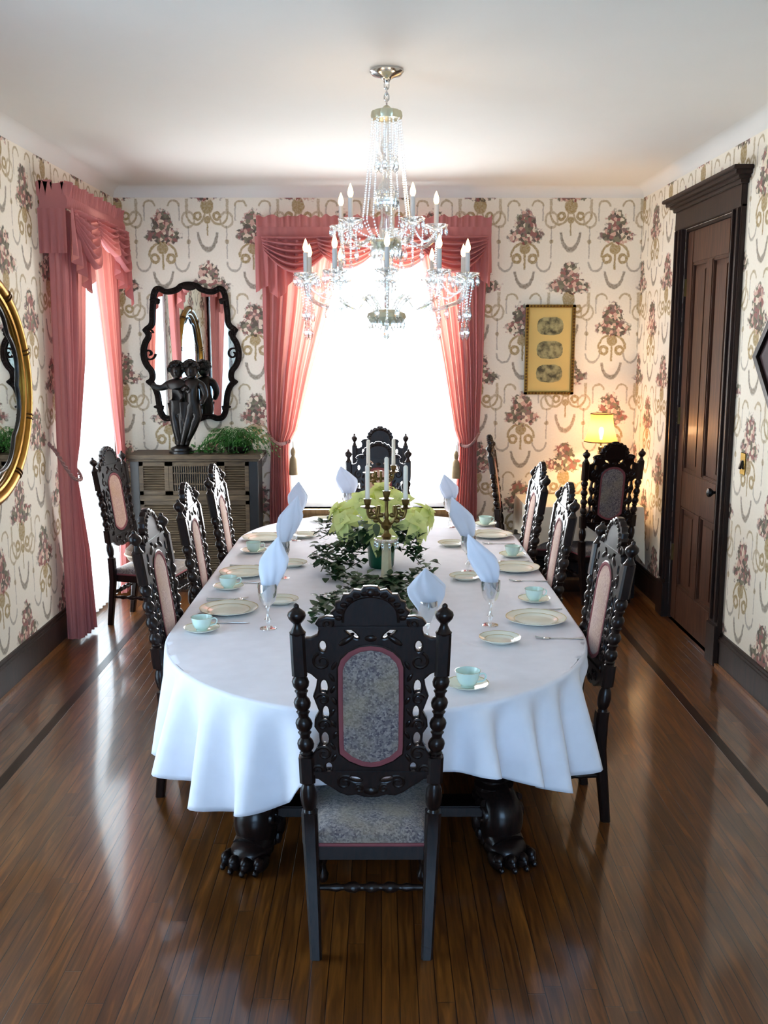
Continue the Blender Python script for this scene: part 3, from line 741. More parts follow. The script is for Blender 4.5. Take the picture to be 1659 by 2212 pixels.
def make_chair():
    r = thing('dining_chair', 'x', 'chair')
    # two rear posts: square leg, joint block, bobbin turning, upper block and finial
    for s in (-1, 1):
        mb = MB()
        def seg_box(z0, z1, w0, w1, n=4):
            V = []; F = []
            for j in range(n+1):
                z = lerp(z0, z1, j/n); w = lerp(w0, w1, j/n)/2; cx, cy = s*post_x(z), post_y(z); c = w*0.35
                for dx, dy in ((-w+c, -w), (w-c, -w), (w, -w+c), (w, w-c), (w-c, w), (-w+c, w), (-w, w-c), (-w, -w+c)): V.append((cx+dx, cy+dy, z))
            for j in range(n):
                for k in range(8): F.append((j*8+k, j*8+(k+1) % 8, (j+1)*8+(k+1) % 8, (j+1)*8+k))
            F.append(tuple(reversed(range(8)))); F.append(tuple(n*8+k for k in range(8)))
            mb.add(V, F)
        seg_box(0, 0.40, 0.038, 0.050, 6)
        seg_box(0.395, 0.50, 0.052, 0.052); seg_box(0.61, 0.70, 0.050, 0.050)
        seg_box(0.985, 1.125, 0.047, 0.047)
        def turned(z0, z1, prof):
            V = []; F = []; n = 14
            for (t, rr) in prof:
                z = lerp(z0, z1, t); cx, cy = s*post_x(z), post_y(z)
                for k in range(n): a = 2*PI*k/n; V.append((cx+rr*math.cos(a), cy+rr*math.sin(a), z))
            for j in range(len(prof)-1):
                for k in range(n): F.append((j*n+k, j*n+(k+1) % n, (j+1)*n+(k+1) % n, (j+1)*n+k))
            F.append(tuple(reversed(range(n)))); F.append(tuple((len(prof)-1)*n+k for k in range(n)))
            mb.add(V, F)
        turned(0.498, 0.612, [(0, .022), (.1, .018), (.25, .025), (.5, .028), (.75, .025), (.9, .018), (1, .022)])
        bob = [(0, .024)]
        for k in range(4):
            b0 = k/4
            bob += [(b0+.02, .017), (b0+.05, .022), (b0+.07, .017), (b0+.11, .025), (b0+.16, .0275), (b0+.20, .024), (b0+.235, .016)]
        bob.append((1, .024)); turned(0.698, 0.987, bob)
        turned(1.12, 1.225, [(0, .024), (.08, .026), (.14, .020), (.30, .012), (.36, .012), (.42, .018), (.52, .026), (.62, .029), (.72, .026), (.80, .016), (.86, .009), (.92, .009), (.96, .007), (1, .001)])
        mb.build('rear_post', CARVED, r)
    # carved back: one pierced panel leaning with the posts
    half = [(0, 1.282), (.022, 1.280), (.030, 1.268), (.05, 1.272), (.066, 1.256), (.083, 1.256), (.093, 1.236), (.108, 1.230), (.108, 1.210), (.122, 1.198), (.112, 1.182), (.135, 1.184), (.160, 1.176), (.172, 1.160), (.158, 1.146), (.165, 1.122), (.185, 1.112), (.206, 1.112),
            (.206, 1.000), (.186, .990), (.168, .972), (.172, .945), (.182, .915), (.172, .885), (.164, .862), (.178, .835), (.180, .808), (.166, .785), (.164, .755), (.176, .728), (.190, .705), (.194, .690), (.194, .625), (.170, .622), (.150, .606), (.128, .592), (.104, .574), (.076, .562), (.048, .566), (.024, .558), (0, .556)]
    outer = half+[(-x, z) for x, z in reversed(half[1:-1])]
    pan = [(0, 1.088), (.036, 1.083), (.068, 1.067), (.092, 1.042), (.101, 1.015), (.102, .90), (.101, .74), (.099, .715), (.070, .690), (.030, .672), (0, .668)]
    pano = pan+[(-x, z) for x, z in reversed(pan[1:-1])]
    def oval(cx, cz, a, b, n=12, tilt=0):
        return [(cx+a*math.cos(2*PI*k/n)*math.cos(tilt)-b*math.sin(2*PI*k/n)*math.sin(tilt), cz+a*math.cos(2*PI*k/n)*math.sin(tilt)+b*math.sin(2*PI*k/n)*math.cos(tilt)) for k in range(n)]
    holes = [pano]
    for s in (-1, 1):
        holes += [oval(s*.146, .945, .011, .026), oval(s*.142, .855, .010, .026), oval(s*.146, .765, .011, .024), oval(s*.058, 1.128, .008, .026, tilt=-s*0.9), oval(s*.148, 1.085, .010, .018), oval(s*.050, .622, .020, .008, tilt=s*0.25), oval(s*.135, .665, .010, .016)]
    lean = lambda p: Vector((p[0], p[1]+post_y(p[2]), p[2]))
    mb = MB(); mb.plate(outer, holes, 0.030, 0.005)
    for f in (-1, 1):     # carving on both faces
        y = f*0.014
        for s in (-1, 1):
            for c, rr, tn, dr, a0 in (((s*.150, 1.035), .030, 1.3, -s, 1.2), ((s*.150, .905), .022, 1.2, s, 0.3), ((s*.150, .815), .022, 1.2, -s, 3.4), ((s*.150, .715), .026, 1.3, s, 0.6), ((s*.085, .612), .026, 1.3, -s, 2.2), ((s*.132, 1.162), .018, 1.3, s, 2.6), ((s*.168, .655), .020, 1.2, s, 0), ((s*.04, .590), .016, 1.2, s, 1.0)):
                mb.tube(spiral(c, rr, tn, dr, a0 if s > 0 else PI-a0, 20, y), [0.0065*(1-0.5*i/19) for i in range(20)], 6)
            for k in range(9):   # leafy border beside the panel
                z = .70+k*.040; mb.ell((s*(.118+.004*math.sin(k*2.1)), y, z), (.0075, .007, .017), 8, 5, R=Matrix.Rotation(s*0.5*(1 if k % 2 else -1), 3, 'Y'))
            for k in range(6):
                a = PI/2-s*(0.18+k*0.26); mb.ell((math.cos(a)*.098, y, 1.172+math.sin(a)*.088), (.013, .010, .009), 8, 5)
            mb.ell((s*.075, y, 1.105), (.030, .009, .010), 8, 5, R=Matrix.Rotation(s*0.6, 3, 'Y'))
        mb.ell((0, y, 1.262), (.016, .010, .014), 8, 6); mb.ell((0, y, 1.112), (.020, .008, .012), 8, 6)
        mb.ell((0, y, .580), (.026, .010, .016), 8, 6)
        mb.tube([(x, y*0.9, z) for x, z in cr([(-.085, 1.165), (-.080, 1.205), (-.05, 1.238), (0, 1.250), (.05, 1.238), (.080, 1.205), (.085, 1.165)], 4, False)], .005, 6)
        mb.tube([(x, y*0.95, z) for x, z in pano], .0055, 6, closed=True)
        mb.bx(-.205, .205, y-.006, y+.006, 0.640, 0.652); mb.bx(-.160, .160, y-.006, y+.006, 1.142, 1.152)
    mb.v = [lean(p) for p in mb.v]
    mb.build('carved_back', CARVED, r)
    # upholstered back panel with braid
    ring = [Vector((x, 0, z)) for x, z in pano]; cen = Vector((0, 0, 0.875))
    for f, mat in ((-1, UPH), (1, UPHF)):
        mb = MB(); V = []; F = []; n = len(ring); levels = [(1.0, 0.004), (.985, .011), (.90, .016), (.6, .022), (.25, .024)]
        for t, d in levels:
            for p in ring:
                q = cen+(p-cen)*t; V.append(lean((q.x, f*d, q.z)))
        for j in range(len(levels)-1):
            for k in range(n): F.append((j*n+k, j*n+(k+1) % n, (j+1)*n+(k+1) % n, (j+1)*n+k))
        F.append(tuple((len(levels)-1)*n+k for k in range(n))); mb.add(V, F)
        o = mb.build('back_cushion', mat, r)
        o['label'] = 'flecked grey-mauve tapestry back' if f < 0 else 'rosy tapestry inner back'
        b = MB(); n = len(ring); V = []
        for t, d in ((1.0, .0105), (1.0, .019), (.945, .0195), (.885, .0195), (.85, .016)):
            for p in ring:
                q = cen+Vector(((p.x-cen.x)*(t if t == 1 else 1-(1-t)*1.0), 0, (p.z-cen.z)*(t if t == 1 else 1-(1-t)*0.5))); V.append(lean((q.x, f*d, q.z)))
        b.add(V, [(j*n+k, j*n+(k+1) % n, (j+1)*n+(k+1) % n, (j+1)*n+k) for j in range(4) for k in range(n)])
        b.build('braid', PIPING, o)
    # seat frame, cushion and piping
    def seat_outline(g, y0=0.045, y1=0.50):
        return [(-.180-g, y0-g), (.180+g, y0-g), (.215+g, y1-.02+g), (.195+g, y1+g), (-.195-g, y1+g), (-.215-g, y1-.02+g)]
    def slab(mb, ol, z0, z1, mi=0, top=None):
        n = len(ol); V = [(x, y, z0) for x, y in ol]+[(x, y, z1) for x, y in ol]
        F = [(k, (k+1) % n, n+(k+1) % n, n+k) for k in range(n)]+[tuple(reversed(range(n))), tuple(range(n, 2*n))]
        mb.add(V, F, mi)
    mb = MB(); slab(mb, seat_outline(0.0), 0.322, 0.372)
    for k in range(9): mb.ell((-.17+k*.0425, .502, .347), (.016, .007, .015), 8, 5)
    mb.build('seat_frame', CARVED, r, bevel=0.004)
    mb = MB(); cx, cy = 0, .275; ol = seat_outline(-0.004)
    V = []; F = []; lv = [(1.0, .372), (1.01, .390), (1.0, .408), (.94, .420), (.75, .430), (.4, .435)]
    dn = []
    for k in range(len(ol)):
        a, b = Vector(ol[k]), Vector(ol[(k+1) % len(ol)])
        for t in range(5): dn.append(a.lerp(b, t/5))
    n = len(dn)
    for t, z in lv:
        for p in dn: V.append((cx+(p.x-cx)*t, cy+(p.y-cy)*t, z))
    for j in range(len(lv)-1):
        for k in range(n): F.append((j*n+k, j*n+(k+1) % n, (j+1)*n+(k+1) % n, (j+1)*n+k))
    F.append(tuple((len(lv)-1)*n+k for k in range(n))); mb.add(V, F)
    so = mb.build('seat', UPH, r)
    mb = MB(); mb.tube([(p.x*1.012, cy+(p.y-cy)*1.012, .376) for p in dn], .0065, 6, closed=True); mb.build('piping', PIPING, so)
    # turned front legs
    for s in (-1, 1):
        mb = MB()
        mb.lathe([(.014, 0), (.022, .012), (.024, .03), (.016, .045), (.014, .07), (.022, .09), (.027, .12), (.026, .16), (.018, .19), (.026, .20), (.026, .215), (.016, .225), (.023, .25), (.026, .27), (.022, .29), (.028, .30), (.028, .33)], T(s*.19, .475, 0), 16)
        mb.build('front_leg', CARVED, r)
    def stretcher(p, q):
        mb = MB(); L = (Vector(q)-Vector(p)).length
        prof = [(.009, 0), (.010, .14), (.015, .20), (.010, .24), (.010, .27), (.017, .31), (.019, .36), (.011, .40), (.011, .44), (.018, .48), (.018, .52), (.011, .56), (.011, .60), (.019, .64), (.017, .69), (.010, .73), (.010, .76), (.015, .80), (.010, .86), (.009, 1)]
        mb.lathe([(a, b*L) for a, b in prof], along(p, q), 12); mb.build('stretcher', CARVED, r)
    z = .235; stretcher((-post_x(z), post_y(z), z), (post_x(z), post_y(z), z))
    for s in (-1, 1): stretcher((s*post_x(.21), post_y(.21), .21), (s*.19, .475, .21))
    stretcher((-.19, .475, .25), (.19, .475, .25))
    return r
CH = make_chair()
D = math.radians
chairs = [
 ((-.033, 2.985), 0, 'carved dark chair in the foreground seen from behind, its back to the camera', 'chairs round the dining table'),
 ((-.988, 4.36), -90-2, 'carved dark chair nearest the camera on the left side of the table', 'chairs round the dining table'),
 ((-.985, 5.22), -90+1, 'carved dark chair in the middle of the left side of the table', 'chairs round the dining table'),
 ((-.975, 6.06), -90, 'carved dark chair farthest along the left side of the table', 'chairs round the dining table'),
 ((.945, 4.12), 90+3, 'carved dark chair nearest the camera on the right side of the table', 'chairs round the dining table'),
 ((.940, 5.22), 90-1, 'carved dark chair in the middle of the right side of the table', 'chairs round the dining table'),
 ((.945, 6.16), 90, 'carved dark chair farthest along the right side of the table', 'chairs round the dining table'),
 ((-.022, 7.42), 180, 'carved dark chair at the far head of the table, behind the candles', 'chairs round the dining table'),
 ((-.010, 8.07), 180, 'carved dark chair against the bright window, its crest topping the one at the far head', 'chairs by the walls'),
 ((1.76, 7.52), 12, 'carved dark chair silhouetted before the lamp in the right corner', 'chairs by the walls'),
 ((.95, 8.06), -90-9, 'carved dark chair seen edge-on by the back wall right of the window', 'chairs by the walls'),
 ((-1.93, 7.13), -90-11, 'carved dark chair with a cushion on it by the left window', 'chairs by the walls'),
]
(x, y), a, lb, gp = chairs[0]
CH.location = (x, y, 0); CH.rotation_euler = (0, 0, D(a)); CH['label'] = lb; CH['group'] = gp
for (x, y), a, lb, gp in chairs[1:]:
    c_ = dup(CH, (x, y, 0), D(a), lb, gp)
    if 'against the bright window' in lb: c_.scale = (0.93, 1, 1.05)     # a slightly taller, narrower chair
# round cushion on the left window chair
cu = thing('cushion', 'round brown patterned cushion on the seat of the chair by the left window', 'cushion', (-1.70, 7.10, .437))
mb = MB(); mb.lathe([(0, 0), (.10, .0), (.15, .02), (.172, .06), (.165, .10), (.12, .14), (.05, .155), (0, .158)], None, 28, mod=lambda r, z, a: r*(1+0.02*math.sin(6*a)))
mb.build('cover', upholstery('brown_tapestry', srgb(70, 50, 34), srgb(124, 94, 60), srgb(96, 52, 40)), cu)
mb = MB(); mb.tube([(.174*math.cos(2*PI*k/36), .174*math.sin(2*PI*k/36), .062) for k in range(36)], .007, 6, closed=True); mb.build('piping', CREAMCLOTH, cu)

# ------------------------------------------------------------------ dining table on lion-paw legs
TZ = 0.765; TXC = -0.022; TA = 0.905; TY0, TY1, TB = 3.20, 7.26, 1.0
def track(n, grow=0.0):
    """racetrack outline as (x, y, nx, ny) round the table"""
    pts = []; a, b = TA+grow, TB+grow
    ya, yb = TY0+TB, TY1-TB
    m = n//4
    for k in range(m): t = PI+PI*k/m; pts.append((TXC+a*math.cos(t), ya+b*math.sin(t)))
    for k in range(m): pts.append((TXC+a, lerp(ya, yb, k/m)))
    for k in range(m): t = PI*k/m; pts.append((TXC+a*math.cos(t), yb+b*math.sin(t)))
    for k in range(m): pts.append((TXC-a, lerp(yb, ya, k/m)))
    out = []
    N = len(pts)
    for i, p in enumerate(pts):
        q0, q1 = pts[i-1], pts[(i+1) % N]; tx, ty = q1[0]-q0[0], q1[1]-q0[1]; l = math.hypot(tx, ty)
        out.append((p[0], p[1], ty/l, -tx/l))
    return out
tb = thing('dining_table', 'long dining table with black lion-paw legs under the white cloth', 'table', (0, 0, 0))
mb = MB(); tr = track(160, -0.012); n = len(tr)
V = [(x, y, z) for z in (TZ-.045, TZ-.006) for x, y, _, _ in tr]
mb.add(V, [(k, (k+1) % n, n+(k+1) % n, n+k) for k in range(n)]+[tuple(reversed(range(n))), tuple(range(n, 2*n))]); mb.build('tabletop', DARKWOOD, tb)
mb = MB(); tr2 = track(160, -0.16)
V = [(x, y, z) for z in (TZ-.13, TZ-.045) for x, y, _, _ in tr2]
mb.add(V, [(k, (k+1) % n, n+(k+1) % n, n+k) for k in range(n)]); mb.build('apron', DARKWOOD, tb)
def paw_leg(x, y, ang):
    l = MB(); M = T(x, y, 0) @ RZ(ang) @ SC(1.15, 1.15, 1.0)
    gad = lambda r, z, a: r*(1+(0.10*abs(math.sin(6*a)) if 0.30 < z < 0.50 and r > 0.07 else 0))
    l.lathe([(.055, .205), (.075, .215), (.075, .232), (.05, .240), (.05, .252), (.068, .260), (.068, .275), (.045, .285), (.045, .296), (.06, .302), (.085, .325), (.110, .365), (.118, .41), (.112, .45), (.085, .485), (.06, .50), (.075, .51), (.075, .535), (.055, .55), (.05, .60), (.07, .65), (.085, .68), (.085, .72)], M, 36, mod=gad)
    # scrolled knee running down into the paw
    pts = cr([(-.02, 0, .235), (.03, 0, .225), (.062, 0, .18), (.055, 0, .125), (.06, 0, .085), (.10, 0, .06)], 6, False)
    l.tube(pts, [lerp(.075, .055, abs(i/(len(pts)-1)-.55)*1.2) for i in range(len(pts))], 14, M=M)
    for s in (-1, 1):
        l.tube([(.05+.045*(1-.75*k/21)*math.cos(1.4+k*.42), s*.066, .185+.045*(1-.75*k/21)*math.sin(1.4+k*.42)) for k in range(22)], [.016*(1-.5*k/21) for k in range(22)], 8, M=M)
        l.ell((.0, s*.06, .12), (.035, .02, .05), 10, 6, M=M)
    lo = l.build('leg', CARVED, tb)
    p = MB()
    p.ell((.085, 0, .052), (.085, .072, .052), 16, 10, M=M)
    for k, (o, yy) in enumerate(((.0, -.062), (.018, -.022), (.018, .022), (.0, .062))):
        p.ell((.135+o, yy, .032), (.045, .021, .032), 12, 8, M=M); p.ell((.155+o, yy, .046), (.022, .017, .022), 10, 6, M=M)
        p.ell((.178+o, yy, .016), (.013, .010, .014), 8, 6, M=M)
    for k in range(10):
        a = -1.2+k*.27; p.ell((.05+.03*math.cos(a*2), .075*math.sin(a), .075+.012*math.cos(k*2.2)), (.018, .011, .026), 8, 5, M=M)
    p.build('paw', CARVED, lo)
for (x, y, a) in ((-.47, 3.70, -112), (.45, 3.72, -68), (-.50, 6.8, 95), (.46, 6.8, 85)): paw_leg(x, y, D(a))
mb = MB()
mb.bx(-.10, .06, 3.75, 6.7, .16, .215); mb.bx(-.50, .46, 3.64, 3.76, .165, .21); mb.bx(-.50, .46, 6.7, 6.82, .165, .21)
mb.lathe([(.16, .15), (.17, .18), (.13, .22), (.09, .26), (.14, .34), (.15, .42), (.10, .52), (.08, .6), (.14, .68), (.15, .72)], T(-.02, 3.95, 0), 24)
mb.lathe([(.16, .15), (.17, .18), (.13, .22), (.09, .26), (.14, .34), (.15, .42), (.10, .52), (.08, .6), (.14, .68), (.15, .72)], T(-.02, 6.5, 0), 24)
mb.build('pedestal_base', CARVED, tb, bevel=0.006)

# white cloth: flat top, rounded edge, hanging folds
def bump_(x, a, b, s): return sstep(a-s, a, x)*(1-sstep(b, b+s, x))
seats = [(-.95, 4.36), (-.95, 5.22), (-.95, 6.06), (.9, 4.12), (.9, 5.22), (.9, 6.16)]
def hem(x, y):
    z = 0.375
    if y < TY0+TB:
        z = interp([(-.95, .33), (-.75, .30), (-.55, .325), (-.40, .38), (-.31, .43), (-.26, .50), (.20, .55), (.36, .52), (.50, .44), (.66, .33), (.75, .29), (.95, .33)], x)
    for sx, sy in seats:
        if x*sx > 0 and abs(x) > .7: z = max(z, lerp(.36, .475, bump_(y, sy-.25, sy+.25, .08)))
    if y > TY1-TB: z = max(z, lerp(.37, .475, bump_(x, -.28, .24, .08)))
    return z
mb = MB(); NT = 640; tr = track(NT); N = len(tr)
arc = [0]
for i in range(1, N): arc.append(arc[-1]+math.hypot(tr[i][0]-tr[i-1][0], tr[i][1]-tr[i-1][1]))
V = []; F = []
inner = [0.0, .25, .5, .75, .9, .96, .985]
cx, cy = TXC, (TY0+TY1)/2
def spine(x, y): return (TXC, min(max(y, TY0+TB), TY1-TB))
for t in inner:
    for (x, y, nx, ny) in tr:
        sx, sy = spine(x, y); V.append((lerp(sx, x, t), lerp(sy, y, t), TZ))
R = .014
for k in range(5):
    a = PI/2*k/4
    for (x, y, nx, ny) in tr: V.append((x+nx*(R*math.sin(a)-R), y+ny*(R*math.sin(a)-R), TZ-R+R*math.cos(a)))
ND = 22
for k in range(1, ND+1):
    t = k/ND
    for i, (x, y, nx, ny) in enumerate(tr):
        s = arc[i]; zh = hem(x, y)
        endw = 0.12+0.88*max(1-sstep(TY0+TB-.52, TY0+TB-.12, y), sstep(TY1-TB+.12, TY1-TB+.52, y))
        near_seat = bump_(x, -.27, .21, .10) if y < 4.0 else 0.0
        w = math.sin(2*PI*s/.205+1.3*math.sin(s*3.1)+1.0)+0.35*math.sin(2*PI*s/.31+2)
        w = (w if w < 0 else w**0.8)
        amp = 0.066*endw*(t**0.75)
        flare = (0.045*endw*t)*(1-near_seat*0.6)
        off = flare+amp*w*(1-0.5*near_seat)
        for sx, sy in seats:                      # pressed in where chairs are pushed up
            if x*sx > 0 and abs(x) > .7: off -= .055*sstep(0.13, .36, t)*bump_(y, sy-.24, sy+.24, .10)
        z = lerp(TZ-R, zh+0.012*w*endw, t)
        V.append((x+nx*off, y+ny*off, z))
rows = len(inner)+5+ND
for j in range(rows-1):
    for i in range(N):
        k = (i+1) % N; F.append((j*N+i, j*N+k, (j+1)*N+k, (j+1)*N+i))
mb.add(V, F)
tc_ = mb.build('tablecloth', LINEN, angle=180, weld=0.0005)
tag(tc_, 'long white cloth with hanging folds draped over the dining table', 'tablecloth')
mo = tc_.modifiers.new('thickness', 'SOLIDIFY'); mo.thickness = 0.002; mo.offset = 1

# ------------------------------------------------------------------ place settings
TT = TZ+0.0015
def make_plate(name, r, loc):
    t = thing(name, 'x', 'plate', loc)
    mb = MB(); mb.lathe([(0, .004), (r*.55, .004), (r*.62, .006), (r*.70, .012), (r*.97, .021), (r, .0225), (r*.985, .019), (r*.70, .006), (r*.6, 0), (0, 0)], None, 48, mod=lambda rr, z, a: rr*(1+0.012*math.cos(12*a)*(rr/r)**6), caps=False); mb.build('dish', CHINA, t)
    mb = MB()
    for a, b in ((.97, 1.0), (.70, .735)):
        z0, z1 = (.0222, .0236) if a > .8 else (.0126, .0140)
        mb.lathe([(r*a, z0), (r*b, z1)], None, 48, caps=False)
    mb.build('gilt_band', CHINAGOLD, t); return t
def make_cup(loc):
    t = thing('teacup', 'x', 'cup', loc)
    mb = MB(); mb.lathe([(0, .004), (.020, .004), (.022, 0), (.025, 0), (.024, .006), (.034, .016), (.041, .034), (.044, .052), (.0475, .060), (.046, .060), (.042, .051), (.038, .034), (.030, .016), (0, .010)], None, 32, caps=False); mb.build('bowl', CHINACUP, t)
    mb = MB(); mb.tube(cr([(.040, 0, .046), (.056, 0, .052), (.066, 0, .042), (.060, 0, .026), (.044, 0, .020), (.034, 0, .018)], 5, False), .0034, 7); mb.build('handle', CHINACUP, t)
    mb = MB(); mb.lathe([(.0472, .0604), (.0455, .0606)], None, 32, caps=False); mb.build('gilt_rim', CHINAGOLD, t); return t
def make_saucer(loc):
    t = thing('saucer', 'x', 'saucer', loc); r = .078
    mb = MB(); mb.lathe([(0, .004), (.026, .004), (.032, .007), (.05, .010), (r, .020), (r*.98, .0175), (.05, .006), (.032, 0), (0, 0)], None, 40, caps=False, mod=lambda rr, z, a: rr*(1+0.015*math.cos(10*a)*(rr/r)**6)); mb.build('dish', CHINA, t)
    mb = MB(); mb.lathe([(r*.955, .0188), (r*1.0, .0212)], None, 40, caps=False); mb.build('gilt_band', CHINAGOLD, t); return t
def make_goblet(loc):
    t = thing('goblet', 'x', 'glass', loc)
    cut = lambda r, z, a: r*(1+.02*math.cos(12*a))
    mb = MB(); mb.lathe([(0, .004), (.012, .008), (.036, .003), (.038, 0), (0, 0)], None, 28, caps=False, mod=cut); mb.build('foot', GLASS, t)
    mb = MB(); mb.lathe([(.009, .006), (.007, .02), (.012, .035), (.015, .042), (.010, .05), (.006, .065), (.006, .085), (.012, .098), (.010, .105)], None, 16); mb.build('stem', GLASS, t)
    mb = MB(); mb.lathe([(.008, .104), (.022, .112), (.034, .128), (.041, .155), (.043, .185), (.042, .205), (.0405, .205), (.041, .185), (.039, .156), (.032, .131), (.02, .116), (0, .112)], None, 28, mod=cut, caps=False); mb.build('bowl', GLASS, t); return t
def napkin_mesh(leanx, leany, seed, tall=1.0, wide=1.0):
    rnd = random.Random(seed); ph = rnd.uniform(0, 6)
    prof = [(0, .012, .010), (.25, .030*wide, .022), (.50, .054*wide, .026), (.66, .058*wide, .022), (.85, .030*wide, .014), (1, .003, .003)]
    def fn(u, v):
        a, b = interp(prof, v); th = 2*PI*u
        k = 1+.10*math.sin(3*th+ph+v*3)+.05*math.sin(7*th+v*9)
        # wrapped fold: one edge stands proud
        if u > .88: k += (u-.88)*2.2*math.sin(PI*v)
        return (a*k*math.cos(th)+leanx*v**1.7, b*k*math.sin(th)+leany*v**1.7, v*.285*tall)
    mb = MB(); mb.grid(fn, 60, 26); return mb
def make_spoon(loc, rz=0):
    t = thing('teaspoon', 'x', 'spoon', loc, rz)
    mb = MB(); mb.ell((.0, .0, .006), (.022, .014, .0035), 14, 8); mb.build('spoon_bowl', SILVER, t)
    mb = MB(); mb.tube([(.018, 0, .006), (.04, 0, .008), (.09, 0, .006), (.13, 0, .004), (.155, 0, .005)], [.0035, .002, .0022, .0035, .0055], 8, M=SC(1, 1, .7)); mb.build('handle', SILVER, t); return t
def make_fork(loc, rz=0):
    t = thing('table_fork', 'x', 'fork', loc, rz)
    mb = MB()
    for k in (-1.5, -.5, .5, 1.5): mb.tube([(-.045, k*.006, .010), (-.02, k*.006, .004), (0, k*.0055, .004)], .0016, 5)
    mb.ell((.006, 0, .004), (.016, .012, .003), 10, 6); mb.build('tines', SILVER, t)
    mb = MB(); mb.tube([(.015, 0, .005), (.05, 0, .008), (.11, 0, .005), (.16, 0, .004)], [.0035, .0024, .003, .006], 8, M=SC(1, 1, .6)); mb.build('handle', SILVER, t); return t
def make_knife(loc, rz=0):
    t = thing('table_knife', 'x', 'knife', loc, rz)
    mb = MB(); mb.plate([(-.11, 0), (-.10, -.006), (-.05, -.010), (0, -.009), (.0, .004), (-.10, .004)], (), .0022, .0006, M=T(0, 0, .005) @ RX(-PI/2)); mb.build('knife_blade', SILVER, t)
    mb = MB(); mb.tube([(0, -.002, .005), (.03, -.002, .006), (.10, -.002, .006)], [.004, .006, .0075], 8, M=SC(1, 1, .7)); mb.build('handle', SILVER, t); return t

protos = {}
def put(kind, maker, loc, rz, label, group):
    if kind not in protos:
        o = maker(loc); o.rotation_euler = (0, 0, rz); o['label'] = label; o['group'] = group; protos[kind] = o; return o
    return dup(protos[kind], loc, rz, label, group)
ORD = ('nearest', 'middle', 'farthest')
def place(side, i, plate, small, cup, gob, nap, spoon, knife, fork, lean, cup_rz):
    w = f'the {ORD[i]} place on the table\'s {side} side'
    sgn = 1 if side == 'right' else -1
    put('plate', lambda l: make_plate('dinner_plate', .137, l), (plate[0], plate[1], TT), 0, f'large gilt-banded dinner plate at {w}', 'dinner plates')
    put('small', lambda l: make_plate('bread_plate', .088, l), (small[0], small[1], TT), 0, f'small bread plate at {w}', 'bread plates')
    put('saucer', make_saucer, (cup[0], cup[1], TT), 0, f'saucer under the cup at {w}', 'saucers')
    put('cup', make_cup, (cup[0], cup[1], TT+.005), cup_rz, f'pale green teacup at {w}', 'teacups')
    put('goblet', make_goblet, (gob[0], gob[1], TT), 0, f'cut-glass goblet with napkin at {w}', 'goblets')
    if nap:
        o = napkin_mesh(lean[0], lean[1], i*7+sgn, lean[2]).build('napkin', NAPKIN, angle=180)
        o.location = (gob[0], gob[1], TT+.122); tag(o, f'folded white napkin in the goblet at {w}', 'napkin', 'folded napkins')
    rz = 0 if side == 'right' else PI
    put('spoon', make_spoon, (spoon[0], spoon[1], TT), rz+.08, f'silver teaspoon beside the plate at {w}', 'teaspoons')
    put('knife', make_knife, (knife[0], knife[1], TT), rz, f'silver knife beside the plate at {w}', 'knives')
    put('fork', make_fork, (fork[0], fork[1], TT), rz-.04, f'silver fork beside the plate at {w}', 'forks')
place('right', 0, (.700, 4.33), (.500, 4.02), (.745, 4.68), (.486, 4.27), 1, (.70, 4.52), (.72, 4.50), (.70, 4.06), (-.10, .03, 1.0), .3)
place('right', 1, (.745, 5.37), (.452, 5.15), (.775, 5.72), (.478, 5.33), 1, (.70, 5.57), (.73, 5.55), (.72, 5.10), (-.09, .02, 1.02), .3)
place('right', 2, (.720, 6.34), (.440, 6.05), (.72, 6.74), (.470, 6.68), 1, (.66, 6.55), (.70, 6.53), (.68, 6.10), (-.04, .02, .85), .3)
place('left', 0, (-.715, 4.50), (-.490, 4.66), (-.785, 4.18), (-.500, 4.22), 1, (-.70, 4.71), (-.70, 4.30), (-.70, 4.73), (.05, .03, 1.0), .2)
place('left', 1, (-.745, 5.26), (-.508, 5.48), (-.785, 4.94), (-.530, 5.18), 1, (-.70, 5.46), (-.70, 5.06), (-.70, 5.48), (.085, .03, 1.12), .2)
place('left', 2, (-.755, 6.24), (-.505, 6.33), (-.770, 5.84), (-.545, 6.22), 1, (-.70, 6.44), (-.70, 6.03), (-.70, 6.46), (.02, .02, .9), .2)
w = 'the near end of the table'
put('saucer', make_saucer, (.315, 3.455, TT), 0, f'saucer under the cup at {w}, right of the foreground chair', 'saucers')
put('cup', make_cup, (.315, 3.455, TT+.005), -.15, f'pale green teacup at {w}, right of the foreground chair', 'teacups')
put('goblet', make_goblet, (.19, 3.93, TT), 0, 'cut-glass goblet behind the crest of the foreground chair', 'goblets')
o = napkin_mesh(-.01, 0, 30, .80, 1.30).build('napkin', NAPKIN, angle=180); o.location = (.19, 3.93, TT+.11); o.rotation_euler = (0, 0, .3)
tag(o, 'folded white napkin rising behind the crest of the foreground chair', 'napkin', 'folded napkins')
w = 'the far head of the table'
put('goblet', make_goblet, (-.235, 6.93, TT), 0, f'cut-glass goblet at {w}, left of the candles', 'goblets')
o = napkin_mesh(-.05, 0, 31, .95, 1.2).build('napkin', NAPKIN, angle=180); o.location = (-.235, 6.93, TT+.122)
tag(o, 'folded white napkin at the far head of the table, left of the candles', 'napkin', 'folded napkins')
put('plate', None, (-.02, 7.03, TT), 0, f'large gilt-banded dinner plate at {w}', 'dinner plates')
put('small', None, (-.42, 6.93, TT), 0, f'small bread plate at {w}', 'bread plates')
put('saucer', None, (.30, 7.0, TT), 0, f'saucer under the cup at {w}', 'saucers')
put('cup', None, (.30, 7.0, TT+.005), 0, f'pale green teacup at {w}', 'teacups')

